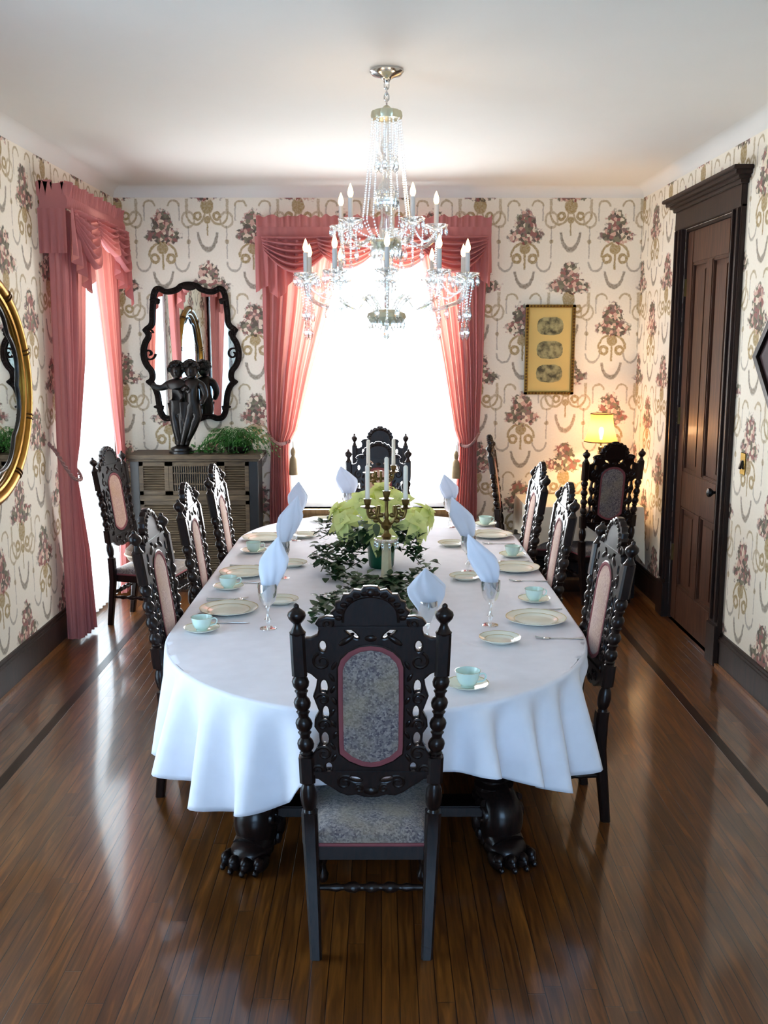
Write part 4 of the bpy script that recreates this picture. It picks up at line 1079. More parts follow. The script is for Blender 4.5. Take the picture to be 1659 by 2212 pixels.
# ------------------------------------------------------------------ candelabra and candles
def candelabra(loc, rz, arms, label, candle_label, hub=.30):
    t = thing('candelabra', label, 'candelabra', loc, rz, 'brass candelabras')
    mb = MB(); mb.lathe([(.075, 0), (.078, .008), (.06, .018), (.045, .024), (.040, .035), (0, .035)], None, 24); mb.build('base', BRASS, t)
    mb = MB(); V = []; F = []
    for j, (z, w) in enumerate(((.034, .033), (.05, .031), (.06, .028), (.20, .024), (.212, .030), (.225, .034))):
        for a in range(8):
            q = 2*PI*(a+.5)/8; k = 1.0 if a % 2 else 1.0
            V.append((w*1.05*math.cos(q), w*1.05*math.sin(q), z))
        if j: F += [((j-1)*8+a, (j-1)*8+(a+1) % 8, j*8+(a+1) % 8, j*8+a) for a in range(8)]
    mb.add(V, F); mb.build('column', ALAB, t, angle=30)
    mb = MB(); mb.lathe([(.02, .222), (.05, .232), (.062, .245), (.058, .250), (.03, .246), (0, .25)], None, 24, mod=lambda r, z, a: r*(1+.06*math.cos(10*a)), caps=False)
    for k in range(10):
        a = 2*PI*k/10; mb.lathe([(0, -.05), (.006, -.042), (.009, -.02), (.004, -.004), (0, 0)], T(.058*math.cos(a), .058*math.sin(a), .242), 6)
    mb.build('drip_pan', GLASS, t)
    mb = MB(); mb.lathe([(.020, .245), (.028, .26), (.014, .275), (.012, .29), (.026, .305), (.030, .32), (.018, .335), (.010, .35), (.014, .37), (.009, .385), (.009, .42)], None, 16); mb.build('stem', BRASS, t)
    tops = []
    for (dx, dz, straight) in arms:
        mb = MB()
        if abs(dx) > .001:
            s = 1 if dx > 0 else -1; a = abs(dx)
            P_ = cr([(0, 0, .315), (s*a*.35, 0, .335), (s*a*.55, 0, .385), (s*a*.40, 0, .415), (s*a*.45, 0, .365), (s*a*.85, 0, .355), (s*a, 0, .385), (s*a, 0, .40+dz)], 5, False)
            mb.tube(P_, .0075, 8)
            for q in (.3, .55, .8): mb.ell((s*a*q, 0, .36+.02*math.sin(q*9)), (.016, .011, .013), 8, 6)
            mb.tube(spiral((s*a*.62, .395), .026, 1.3, s, 0, 18), .006, 6)
        else:
            mb.tube([(0, 0, .40), (0, 0, .43+dz)], .009, 8)
        z = .40+dz if abs(dx) > .001 else .43+dz
        mb.lathe([(.008, 0), (.034, .010), (.037, .014), (.012, .018), (.015, .024), (.019, .040), (.021, .054), (.016, .054), (.014, .03), (0, .03)], T(dx, 0, z), 18, caps=False)
        mb.build('arm', BRASS, t); tops.append((dx, z+.034))
    for i, (dx, z) in enumerate(tops):
        c = MB(); c.lathe([(.0125, 0), (.0115, .185), (.008, .192), (.003, .194), (0, .194)], None, 16)
        p = Matrix.Rotation(rz, 3, 'Z') @ Vector((dx, 0, z))
        ct = thing('taper_candle', candle_label[i], 'candle', (loc[0]+p.x, loc[1]+p.y, loc[2]+p.z), 0, 'white taper candles')
        c.build('wax', WAX, ct)
        m2 = MB(); m2.tube([(0, 0, .192), (.001, 0, .203)], .0012, 5); m2.build('wick', BLACK, ct)
candelabra((.027, 5.03, TT), -.05, [(-.098, 0, 0), (0, .012, 1), (.098, 0, 0)], 'brass three-branched candelabra on a pale column in front of the flowers',
           ['white taper candle on the left branch of the front candelabra', 'white taper candle in the centre of the front candelabra', 'white taper candle on the right branch of the front candelabra'])
candelabra((-.002, 6.45, TT), .35, [(-.088, 0, 0), (.088, 0, 0)], 'brass two-branched candelabra behind the flowers',
           ['white taper candle on the left branch of the rear candelabra', 'white taper candle on the right branch of the rear candelabra'])

# ------------------------------------------------------------------ flowers and greenery
def leaf_mesh(mb, M, L, Wd, fold=.25, droop=.2, n=5, tip=1.6):
    V = []; F = []
    for j in range(n+1):
        t = j/n; w = Wd*math.sin(PI*min(1, t**.75*.97+.02))*(1-.25*t); z = -droop*L*t*t
        V += [(-w, L*t, z+w*fold), (0, L*t, z), (w, L*t, z+w*fold)]
    for j in range(n):
        a = j*3; F += [(a, a+1, a+4, a+3), (a+1, a+2, a+5, a+4)]
    mb.add(V, F, 0, M)
fa = thing('flower_arrangement', 'pale green-yellow poinsettias in an emerald foil-wrapped pot', 'flowers', (.0, 5.45, TT))
mb = MB(); mb.lathe([(0, 0), (.062, 0), (.070, .01), (.078, .13), (.086, .15), (.080, .152), (.07, .14), (0, .14)], None, 28, mod=lambda r, z, a: r*(1+.03*math.sin(11*a+z*40)), caps=False); mb.build('pot_wrap', FOIL, fa)
mb = MB(); rnd = random.Random(5)
for k in range(120):
    a = rnd.uniform(0, 2*PI); rr = rnd.uniform(.03, .17); z = rnd.uniform(.13, .28)
    leaf_mesh(mb, T(rr*math.cos(a), rr*math.sin(a), z) @ RZ(a-PI/2+rnd.uniform(-.6, .6)) @ RX(rnd.uniform(-.6, .4)), rnd.uniform(.06, .11), rnd.uniform(.02, .035))
mb.build('foliage', LEAF, fa, angle=180)
heads = [(-.21, -.06, .27, -.55, 1.0), (.20, -.05, .26, .6, 1.0), (-.03, -.12, .25, -.1, 1.0), (-.11, .02, .37, -.3, 1.0), (.10, .02, .37, .25, 1.0), (.0, .12, .42, 0, 1.0), (.26, .08, .30, .8, .85), (-.25, .08, .31, -.75, .85)]
for i, (x, y, z, tl, s) in enumerate(heads):
    f = MB(); rnd = random.Random(i+40); base = T(x, y, z) @ RY(tl) @ RX(.75 if y < .05 else .2)
    for ring_, (cnt, L, pit) in enumerate(((6, .155, -.45), (5, .115, .0), (4, .065, .5))):
        for k in range(cnt):
            a = 2*PI*k/cnt+ring_*.4+rnd.uniform(-.15, .15)
            leaf_mesh(f, base @ T(0, 0, ring_*.006) @ RZ(a) @ RX(pit+rnd.uniform(-.15, .15)), L*s*rnd.uniform(.9, 1.15), .034*s*rnd.uniform(.9, 1.2), .32, .35)
    for k in range(7): f.ell(base @ Vector((.012*math.cos(k), .012*math.sin(k), .018)), .006, 6, 5)
    f.build('flower', BRACT, fa, angle=180)
    st = MB(); st.tube(cr([(x*.15, y*.15, .12), (x*.6, y*.6, z*.6), (x, y, z)], 4, False), .004, 6); st.build('stem', LEAF, fa)

def ivy(mb, p, n, spread, rnd, size=.03, up=.05):
    for k in range(n):
        a = rnd.uniform(0, 2*PI); r_ = spread*math.sqrt(rnd.random())
        leaf_mesh(mb, T(p[0]+r_*math.cos(a), p[1]+r_*math.sin(a), p[2]+rnd.uniform(.004, up)) @ RZ(rnd.uniform(0, 6.28)) @ RX(rnd.uniform(-.5, .8)), size*rnd.uniform(.7, 1.3), size*.46*rnd.uniform(.8, 1.2), .3, .2, 4)
def vine(name, label, paths, seed, dens=26, size=.046, spread=.035, up=.06):
    rnd = random.Random(seed); t = thing(name, label, 'greenery', (0, 0, 0), 0, 'ivy on the tablecloth')
    s = MB(); l = MB()
    for pth in paths:
        q = cr(pth, 6, False); s.tube(q, .0028, 5)
        L = sum((q[i+1]-q[i]).length for i in range(len(q)-1)); n = int(L*dens)
        for i in range(n):
            k = rnd.uniform(0, len(q)-1.001); p = q[int(k)].lerp(q[int(k)+1], k-int(k)); ivy(l, p, 4, spread, rnd, size, up)
    s.build('vine_stem', LEAF, t); l.build('leaves', LEAF, t, angle=180)
Z = TT+.012
vine('ivy_garland', 'dark ivy spray spilling left from the green flower pot', [[(-.12, 5.45, Z+.12), (-.22, 5.40, Z+.14), (-.30, 5.38, Z+.05), (-.33, 5.28, Z)], [(-.10, 5.40, Z+.08), (-.20, 5.30, Z+.10), (-.27, 5.18, Z+.02)], [(-.12, 5.5, Z+.16), (-.24, 5.55, Z+.18), (-.35, 5.5, Z+.14)], [(-.1, 5.36, Z+.05), (-.22, 5.25, Z), (-.26, 5.10, Z)]], 11, 70, spread=.06, up=.10)
vine('ivy_garland', 'dark ivy spray spilling right from the green flower pot', [[(.08, 5.42, Z+.10), (.15, 5.35, Z+.10), (.22, 5.32, Z+.03)], [(.06, 5.45, Z+.16), (.13, 5.42, Z+.16), (.20, 5.45, Z+.12)]], 12, 70, spread=.05, up=.09)
vine('ivy_garland', 'ivy garland trailing on the cloth round the foot of the front candelabra', [[(-.24, 5.12, Z), (-.14, 4.92, Z+.01), (-.02, 4.86, Z), (.10, 4.88, Z+.01), (.20, 5.0, Z+.02), (.27, 5.02, Z+.06)], [(-.05, 4.9, Z), (-.17, 4.62, Z), (-.25, 4.40, Z+.01), (-.28, 4.22, Z)], [(.06, 4.9, Z), (.12, 4.7, Z), (.17, 4.55, Z+.02), (.10, 4.35, Z)], [(-.02, 4.85, Z), (-.06, 4.55, Z+.01), (-.12, 4.3, Z)]], 13, 60, spread=.045, up=.07)

PALEBRASS = simple('pale_silvered_brass', srgb(206, 202, 172), 0.3, 0.55, noise_amt=0.15)
# ------------------------------------------------------------------ chandelier
cl = thing('chandelier', 'two-tier crystal chandelier with candle bulbs and beaded strands over the table', 'chandelier', (.026, 4.9, 0))
mb = MB(); mb.lathe([(0, H), (.078, H), (.080, H-.010), (.066, H-.026), (.030, H-.036), (.016, H-.048), (.012, H-.060), (0, H-.060)], None, 32, caps=False); mb.build('canopy', SILVER, cl)
mb = MB(); z = H-.055; k = 0
while z > 3.115:
    M_ = T(0, 0, z-.014) @ RZ(k*PI/2); mb.tube([M_ @ Vector((.011*math.cos(a), 0, .018*math.sin(a))) for a in [2*PI*i/12 for i in range(12)]], .0042, 6, closed=True); z -= .026; k += 1
mb.build('chain', SILVER, cl)
mb = MB(); mb.lathe([(0, 3.115), (.012, 3.11), (.02, 3.10), (.050, 3.092), (.070, 3.085), (.073, 3.065), (.068, 3.05), (.05, 3.062), (.0, 3.07)], None, 32, mod=lambda r, z, a: r*(1+.03*math.cos(16*a)), caps=False); mb.build('crown', PALEBRASS, cl)
mb = MB()
mb.lathe([(.010, 3.07), (.012, 2.98), (.024, 2.95), (.030, 2.92), (.018, 2.89), (.014, 2.80), (.026, 2.77), (.040, 2.74), (.044, 2.70), (.030, 2.66), (.026, 2.60), (.034, 2.56), (.034, 2.52), (.05, 2.50), (.05, 2.485), (.024, 2.47), (.028, 2.40), (.030, 2.30), (.026, 2.24), (.030, 2.18), (.022, 2.15)], None, 24, mod=lambda r, z, a: r*(1+.05*math.cos(10*a))); mb.build('glass_column', GLASS, cl)
mb = MB(); mb.lathe([(.02, 2.49), (.07, 2.50), (.075, 2.485), (.06, 2.455), (.03, 2.445), (0, 2.44)], None, 24, caps=False); mb.build('upper_arm_plate', PALEBRASS, cl); mb = MB()
mb.lathe([(.03, 2.165), (.045, 2.17), (.085, 2.155), (.092, 2.135), (.07, 2.105), (.035, 2.095), (.0, 2.09)], None, 28, mod=lambda r, z, a: r*(1+.05*math.cos(10*a)), caps=False); mb.build('lower_arm_plate', PALEBRASS, cl)
mb = MB(); mb.lathe([(.0, 2.10), (.02, 2.095), (.036, 2.07), (.028, 2.05), (.016, 2.04), (.026, 2.025), (.022, 2.005), (.008, 1.99), (0, 1.985)], None, 20, caps=False); mb.build('finial', GLASS, cl)
def bead_line(mb, p, q, n, r, sag=0.0):
    p, q = Vector(p), Vector(q)
    for i in range(n):
        t = (i+.5)/n; c = p.lerp(q, t); c.z -= sag*4*t*(1-t); mb.ell(c, (r, r, r*1.15), 6, 4)
def drop(mb, p, s=1.0):
    mb.ell((p[0], p[1], p[2]-.008*s), .006*s, 6, 4)
    mb.lathe([(0, -.062*s), (.007*s, -.052*s), (.010*s, -.036*s), (.005*s, -.018*s), (0, -.012*s)], T(*p), 6)
def arm(ang, R_, zhub, zdip, ztop, kick, scale, candle):
    c, s = math.cos(ang), math.sin(ang)
    at = lambda r, z: (r*c, r*s, z)
    P_ = cr([at(.04, zhub), at(.09, zhub+kick*.7), at(.16*R_/.42, zhub+kick), at(.24*R_/.42, zhub+kick*.35), at(.32*R_/.42, zdip), at(.395*R_/.42, zdip+.03), at(R_, ztop-.05), at(R_, ztop)], 5, False)
    a = MB(); a.tube(P_, .0095, 8); o = a.build('arm', GLASS, cl)
    b = MB(); b.lathe([(.012, -.012), (.022, -.004), (.048, .008), (.056, .020), (.053, .022), (.03, .008), (.012, .006), (0, .006)], T(*at(R_, ztop)), 20, mod=lambda r, z, t: r*(1+.04*math.cos(10*t)), caps=False); b.build('bobeche', GLASS, o)
    b = MB(); b.lathe([(.014, .005), (.018, .012), (.012, .018), (.0115, .02), (.0115, .02+candle), (0, .02+candle)], T(*at(R_, ztop)), 14); b.build('candle_sleeve', SLEEVE, o)
    b = MB(); b.lathe([(.006, 0), (.0125, .012), (.0135, .024), (.009, .042), (.004, .056), (0, .064)], T(R_*c, R_*s, ztop+.02+candle), 12); b.build('bulb', FLAME, o)
    b = MB()
    for k in range(8):
        t = 2*PI*k/8+.2; drop(b, (R_*c+.053*math.cos(t), R_*s+.053*math.sin(t), ztop+.016), .95*scale)
    b.build('crystal_fringe', GLASS, o)['kind'] = 'stuff'; b = MB()
    bead_line(b, at(R_, ztop-.02), at(R_, ztop-.20*scale), 14, .0055); drop(b, at(R_, ztop-.20*scale), 1.5); b.build('crystal_pendant', GLASS, o)
    for t in (1.2, -1.2):
        b = MB(); p = (R_*c+.05*math.cos(ang+t), R_*s+.05*math.sin(ang+t), ztop+.01); q = (p[0]*.96, p[1]*.96, ztop-.13*scale); bead_line(b, p, q, 10, .005); drop(b, q, 1.2); b.build('crystal_pendant', GLASS, o)
    return at(R_, ztop)
lower = [arm(2*PI*k/10+PI/2, .40, 2.14, 2.185, 2.315, .10, 1.0, .095) for k in range(10)]
upper = [arm(PI/2-(math.radians(7)+2*PI*k/5), .245, 2.465, 2.47, 2.555, .045, .8, .095) for k in range(5)]
for k in range(8):
    a = 2*PI*k/8+.2; mb = MB()
    bead_line(mb, (.068*math.cos(a), .068*math.sin(a), 3.055), (.115*math.cos(a), .115*math.sin(a), 2.60), 40, .0052, .02); bead_line(mb, (.115*math.cos(a), .115*math.sin(a), 2.60), (.05*math.cos(a), .05*math.sin(a), 2.50), 10, .0052, .02); mb.build('bead_strand', GLASS, cl)
    mb = MB(); b = a+.39
    bead_line(mb, (.055*math.cos(b), .055*math.sin(b), 3.05), (.048*math.cos(b), .048*math.sin(b), 2.89), 14, .0055); drop(mb, (.048*math.cos(b), .048*math.sin(b), 2.89), 1.3); mb.build('bead_strand', GLASS, cl)
for k in range(10):
    p, q = lower[k], lower[(k+1) % 10]; mb = MB(); bead_line(mb, (p[0], p[1], p[2]-.01), (q[0], q[1], q[2]-.01), 24, .0055, .07); mb.build('bead_swag', GLASS, cl)
for k in range(5):
    p, q = upper[k], upper[(k+1) % 5]; mb = MB(); bead_line(mb, (p[0], p[1], p[2]-.01), (q[0], q[1], q[2]-.01), 26, .005, .06); mb.build('bead_swag', GLASS, cl)
    m = lower[2*k]; mb = MB(); bead_line(mb, (p[0], p[1], p[2]-.03), (m[0], m[1], m[2]-.0), 24, .005, .05); mb.build('bead_strand', GLASS, cl)
mb = MB()
for k in range(16):
    a = 2*PI*k/16
    drop(mb, (.085*math.cos(a), .085*math.sin(a), 2.145), 1.2); drop(mb, (.046*math.cos(a+.2), .046*math.sin(a+.2), 2.735), 1.6); drop(mb, (.068*math.cos(a), .068*math.sin(a), 2.485), 1.3)
mb.build('crystal_fringe', GLASS, cl)['kind'] = 'stuff'

# ------------------------------------------------------------------ louvred cabinet in the left corner, with what stands on it
cb = thing('cabinet', 'weathered oak louvred cabinet against the back wall under the carved mirror', 'cabinet', (-1.50, 8.14, 0))
x0, x1, yf, yb, zt = -.53, .50, -.20, .19, 1.13      # local
mb = MB(); mb.bx(x0+.01, x1-.01, yf+.03, yb, .08, zt-.04); mb.bx(x0+.02, x1-.02, yf+.05, yb, 0, .08); mb.build('carcass', BLACK, cb)
mb = MB(); mb.bx(x0-.03, x1+.03, yf-.03, yb, zt-.035, zt); mb.bx(x0-.015, x1+.015, yf-.012, yb, zt-.055, zt-.035); mb.build('cabinet_top', GREYWOOD, cb, bevel=.005)
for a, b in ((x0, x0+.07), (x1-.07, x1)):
    mb = MB(); mb.bx(a, b, yf, yf+.04, 0, zt-.055); mb.build('gap_shade_post', BLACK, cb, bevel=.004)  # posts coloured near-black to stand in for the shadowed gap beside the cabinet
def louvre(name, a, b, za, zb, vert=False):
    mb = MB(); e = .035
    for q in ((a, a+e, za, zb), (b-e, b, za, zb), (a, b, za, za+e), (a, b, zb-e, zb)): mb.bx(q[0], q[1], yf+.002, yf+.03, q[2], q[3])
    o = mb.build(name, GREYWOOD, cb, bevel=.003); m = MB()
    if vert:
        k = a+e+.008
        while k < b-e-.004: m.bx(k, k+.008, yf+.010, yf+.022, za+e, zb-e); k += .018
        for q in (.33, .66): z = lerp(za, zb, q); m.bx(a+e, b-e, yf+.006, yf+.014, z-.006, z+.006)
    else:
        z = za+e+.012
        while z < zb-e-.006: m.box(((a+b)/2, yf+.018, z), (b-a-2*e, .024, .004), M=None); m.v[-8:] = [Vector((p.x, p.y, p.z+(p.y-(yf+.018))*.8)) for p in m.v[-8:]]; z += .020
    m.build('slats', GREYWOOD, o)
for a, b, v in ((x0+.07, -.22, False), (-.22, .20, True), (.20, x1-.07, False)): louvre('grille', a, b, .80, zt-.06, v)
mb = MB(); mb.bx(x0+.07, x1-.07, yf-.012, yf+.03, .755, .80); mb.build('middle_rail', GREYWOOD, cb, bevel=.005)
xm = (x0+x1)/2
for a, b in ((x0+.07, xm), (xm, x1-.07)): louvre('door', a, b, .10, .755)
for s in (-1, 1):
    mb = MB(); mb.ell((xm+s*.02, yf-.008, .46), .011, 10, 8); mb.build('knob', BRASS, cb)

# bronze of two children
st = thing('statue', 'dark bronze statue of two embracing children on the louvred cabinet', 'statue', (-1.635, 8.07, 1.13))
def skin(name, pts, edges, rad, mat, parent, lev=2):
    me = bpy.data.meshes.new(name); me.from_pydata(pts, edges, []); o = bpy.data.objects.new(name, me); COL.objects.link(o)
    m = o.modifiers.new('skin', 'SKIN'); m.use_smooth_shade = True
    for i, r_ in enumerate(rad):
        d = me.skin_vertices[0].data[i]; d.radius = r_ if isinstance(r_, tuple) else (r_, r_); d.use_root = (i == 0)
    o.modifiers.new('sub', 'SUBSURF').levels = lev; o.modifiers['sub'].render_levels = lev
    dg = bpy.context.evaluated_depsgraph_get(); nm = bpy.data.meshes.new_from_object(o.evaluated_get(dg)); bpy.data.objects.remove(o); bpy.data.meshes.remove(me)
    nm.name = name; nm.materials.clear(); nm.materials.append(mat); nm.polygons.foreach_set('use_smooth', [True]*len(nm.polygons))
    q = bpy.data.objects.new(name, nm); COL.objects.link(q); q.parent = parent; return q
mb = MB(); mb.lathe([(0, 0), (.10, 0), (.10, .018), (.085, .026), (.085, .042), (.07, .05), (.05, .058), (0, .06)], None, 24); mb.build('plinth', BLACK, st)
def child(dx, s, arm_out):
    # 0 pelvis 1 waist 2 chest 3 neckbase 4 neck ; legs ; arms
    P = [(dx, 0, .36), (dx*.96+s*.005, 0, .43), (dx*.92, 0, .52), (dx*.9, 0, .575), (dx*.88, -.005, .612),
         (dx-.028, 0, .33), (dx*.6-.02, -.02, .21), (dx*.25-.015, 0, .10), (dx*.2-.018, -.025, .055),
         (dx+.028, 0, .33), (dx*.6+.026, -.005, .20), (dx*.25+.018, .02, .10), (dx*.2+.022, -.005, .055)]
    R_ = [(.080, .066), (.070, .058), (.082, .062), .046, .030, .052, .040, .027, (.026, .02), .052, .040, .027, (.026, .02)]
    E_ = [(0, 1), (1, 2), (2, 3), (3, 4), (0, 5), (5, 6), (6, 7), (7, 8), (0, 9), (9, 10), (10, 11), (11, 12)]
    n = len(P)
    if arm_out:
        P += [(dx-.072, -.005, .555), (dx-.125, -.02, .525), (dx-.175, -.03, .545), (dx-.205, -.035, .55), (dx+.07, -.02, .55), (dx+.11, -.05, .49), (dx+.13, -.06, .53)]
    else:
        P += [(dx-.07, .01, .555), (dx-.10, -.03, .50), (dx-.06, -.065, .53), (dx-.03, -.07, .54), (dx+.07, 0, .55), (dx+.095, -.01, .465), (dx+.06, -.055, .40)]
    R_ += [.036, .028, .022, .018, .036, .028, .022]
    E_ += [(3, n), (n, n+1), (n+1, n+2), (n+2, n+3), (3, n+4), (n+4, n+5), (n+5, n+6)]
    b = skin('figure', P, E_, R_, BRONZE, st)
    # head with face and curls, fused by overlap into one body mesh
    mb = MB(); hx, hz = dx*.86, .665
    mb.ell((hx, -.004, hz), (.052, .056, .062), 18, 14)
    mb.ell((hx, -.052, hz-.008), (.008, .012, .012), 8, 6); mb.ell((hx, -.046, hz-.028), (.016, .008, .006), 8, 6); mb.ell((hx, -.038, hz-.045), (.020, .016, .014), 8, 6)
    for e in (-1, 1): mb.ell((hx+e*.018, -.043, hz+.006), (.010, .007, .006), 8, 6); mb.ell((hx+e*.048, 0, hz-.004), (.008, .014, .018), 8, 6)
    hd = mb.build('head', BRONZE, b)
    mb = MB(); rnd = random.Random(int(dx*100)+3)
    for k in range(70):
        u = rnd.uniform(-.15, 1); a = rnd.uniform(0, 2*PI); q = math.sqrt(max(0, 1-u*u))
        if math.sin(a) < -.35 and u < .45: continue
        mb.ell((hx+.056*q*math.cos(a), -.002+.058*q*math.sin(a), hz+.012+.062*u), (.020, .020, .017), 7, 5)
    mb.build('hair', BRONZE, b)
    return b
f1 = child(-.02, 1, True); f2 = child(.115, -1, False)
mb = MB()
def drap(u, v):
    z = lerp(.07, .40, v); r_ = lerp(.050, .135, v**1.1); a = 2*PI*u; k = 1+.09*math.sin(9*a+v*5)+.05*math.sin(17*a)
    return (lerp(.0, .045, v)+r_*1.0*k*math.cos(a), r_*.55*k*math.sin(a)+.01, z+.02*math.sin(3*a)*v)
mb.grid(drap, 72, 20, closed=True); mb.build('drapery', BRONZE, st, angle=180)

# fern spilling over the cabinet
fe = thing('fern', 'feathery green fern spilling over the right end of the louvred cabinet', 'fern', (-1.17, 8.08, 1.13))
mb = MB(); mb.lathe([(0, 0), (.07, 0), (.10, .02), (.12, .055), (.115, .06), (.095, .03), (0, .02)], None, 24, caps=False); mb.build('bowl', BLACK, fe)
rnd = random.Random(9)
mb = MB(); sm = MB()
for k in range(60):
    a = rnd.uniform(0, 2*PI); L = rnd.uniform(.14, .32); dx = math.cos(a)*1.25; dy = math.sin(a)*.35-.06; up = rnd.uniform(.05, .17); dp = rnd.uniform(.02, .16)
    b0 = Vector((rnd.uniform(-.10, .06), rnd.uniform(-.05, .05), .05))
    pts = [b0+Vector((dx*L*t, dy*L*t, up*math.sin(PI*min(1, t*1.05))*1.0-dp*max(0, t-.45)*1.2)) for t in [i/12 for i in range(13)]]
    for p in pts:
        if p.y > .20: p.y = .20
        if p.z < .015 and p.x < .20: p.z = .015
    sm.tube(pts, [.0022*(1-.6*i/12) for i in range(13)], 4)
    for i in range(1, 12):
        d = (pts[i+1]-pts[i-1]).normalized(); w = .050*math.sin(PI*(i/12)**.8)+.012
        for s in (-1, 1):
            yaw = math.atan2(d.y, d.x)+s*1.15
            leaf_mesh(mb, Matrix.Translation(pts[i]) @ RZ(yaw-PI/2) @ RX(rnd.uniform(-.35, .25)), w, .0075, .2, .3, 2)
sm.build('frond_stems', FERN, fe); mb.build('fronds', FERN, fe, angle=180)
t_ = thing('greenery_sprig', 'small low green sprig beside the statue foot on the cabinet', 'greenery', (-1.44, 8.03, 1.13))
mb = MB()
for k in range(60): ivy(mb, (rnd.uniform(-.10, .12), rnd.uniform(-.05, .05), .004), 1, .02, rnd, .034, .07)
mb.build('leaves', FERN, t_, angle=180)

# ------------------------------------------------------------------ mirrors and pictures
mi = thing('carved_mirror', 'scalloped dark-framed mirror on the back wall above the louvred cabinet', 'mirror', (-1.585, YB, 0))
def cp(x, y): return ((x-670)*.000711, 2.512-((580+y/5.528)-610)*.003816)
hl = [(670, 158), (610, 165), (555, 185), (520, 215), (470, 235), (400, 242), (330, 208), (268, 222), (228, 290), (212, 400), (200, 520), (192, 640), (140, 690), (112, 730), (146, 790), (108, 860), (80, 960), (84, 1080), (122, 1170), (166, 1230), (172, 1300), (126, 1345), (188, 1410), (224, 1500), (240, 1620), (258, 1730), (310, 1806), (390, 1822), (450, 1800), (520, 1802), (590, 1830), (670, 1845)]
hl = [cp(*p) for p in hl]
outl = [(p.x, p.y) for p in cr(hl+[(-x, z) for x, z in reversed(hl[1:-1])], 4)]
cz = 1.93
def inset(ol, d):
    n = len(ol); out = []
    for i in range(n):
        a, b = Vector(ol[i-2]), Vector(ol[(i+2) % n]); t = (b-a).normalized(); nrm = Vector((-t.y, t.x)); c = Vector(ol[i])
        if (Vector((0, cz))-c).dot(nrm) < 0: nrm = -nrm
        out.append(tuple(c+nrm*d))
    return out
inn = inset(outl, .034)
inn = [(x*.985, cz+(z-cz)*.99) for x, z in inn]
mb = MB(); n = len(outl); V = []
prof = [(0, -.001), (0, -.020), (.12, -.027), (.5, -.032), (.88, -.027), (1, -.020), (1, -.004)]
for t, y in prof:
    for a, b in zip(outl, inn): V.append((lerp(a[0], b[0], t), y, lerp(a[1], b[1], t)))
mb.add(V, [(j*n+i, j*n+(i+1) % n, (j+1)*n+(i+1) % n, (j+1)*n+i) for j in range(len(prof)-1) for i in range(n)])
for f in range(0, len(outl), 3):
    x, z = (outl[f][0]+inn[f][0])/2, (outl[f][1]+inn[f][1])/2; mb.ell((x, -.032, z), (.014, .008, .014), 8, 5)
for s in (-1, 1):
    for x, z in ((.285, 2.37), (.285, 1.49)):
        mb.ell((s*x, -.028, z), (.042, .012, .016), 10, 6); mb.ell((s*(x-.02), -.03, z-.012), (.018, .010, .024), 8, 6)
    mb.tube([(p[0], -.028, p[2]) for p in spiral((s*.35, 1.93), .055, 1.2, s, 0, 24)], .008, 6); mb.tube([(p[0], -.028, p[2]) for p in spiral((s*.345, 2.10), .035, 1.2, -s, 0, 20)], .007, 6)
mb.ell((0, -.032, 2.475), (.06, .014, .028), 12, 8); mb.tube([(x, -.030, z) for x, z in inn], .008, 6, closed=True)
mb.build('mirror_frame', simple('ebonised_carved_frame', srgb(26, 18, 15), 0.6, spec=0.12, noise_amt=.4), mi)
mb = MB(); big = inset(outl, .012); mb.add([(x, -.008, z) for x, z in big]+[(x, -.002, z) for x, z in big], [tuple(range(len(big))), tuple(reversed(range(len(big), 2*len(big))))]); mb.build('mirror_glass', MIRROR, mi, angle=10)

gm = thing('oval_mirror', 'gilt oval mirror on the left wall, cut by the edge of the photo', 'mirror', (XL, 5.40, 1.767))
A_, B_ = .66, .63
def oval_pts(a, b, n, x=0): return [(x, a*math.cos(2*PI*k/n), b*math.sin(2*PI*k/n)) for k in range(n)]
mb = MB(); N_ = 96
mb.tube(oval_pts(A_, B_, N_, .028), .030, 12, closed=True); mb.tube(oval_pts(A_-.045, B_-.045, N_, .022), .016, 8, closed=True); mb.build('gilt_frame', GILT, gm)
mb = MB()
for k in range(10):
    a = 2*PI*(k+.5)/10; p = Vector((.028, A_*math.cos(a), B_*math.sin(a))); t = Vector((0, -A_*math.sin(a), B_*math.cos(a))).normalized()
    for o_ in (-.012, .012): mb.tube([p+t*(o_-.006), p+t*(o_-.003), p+t*(o_+.003), p+t*(o_+.006)], [.030, .037, .037, .030], 14)
mb.build('frame_joint', simple('dark_gilt', srgb(86, 58, 22), 0.4, .8), gm)
mb = MB(); mb.add([(.012, (A_-.03)*math.cos(2*PI*k/96), (B_-.03)*math.sin(2*PI*k/96)) for k in range(96)], [tuple(range(96))]); mb.build('mirror_glass', MIRROR, gm, angle=10)
mb = MB(); q = []
for k in range(160):
    a = 2*PI*k/160; w = .80+.055*abs(math.sin(5*a)); q.append((.016, A_*w*math.cos(a), B_*w*math.sin(a)))
mb.tube(q, .010, 8, closed=True); mb.build('scalloped_moulding', BLACK, gm)

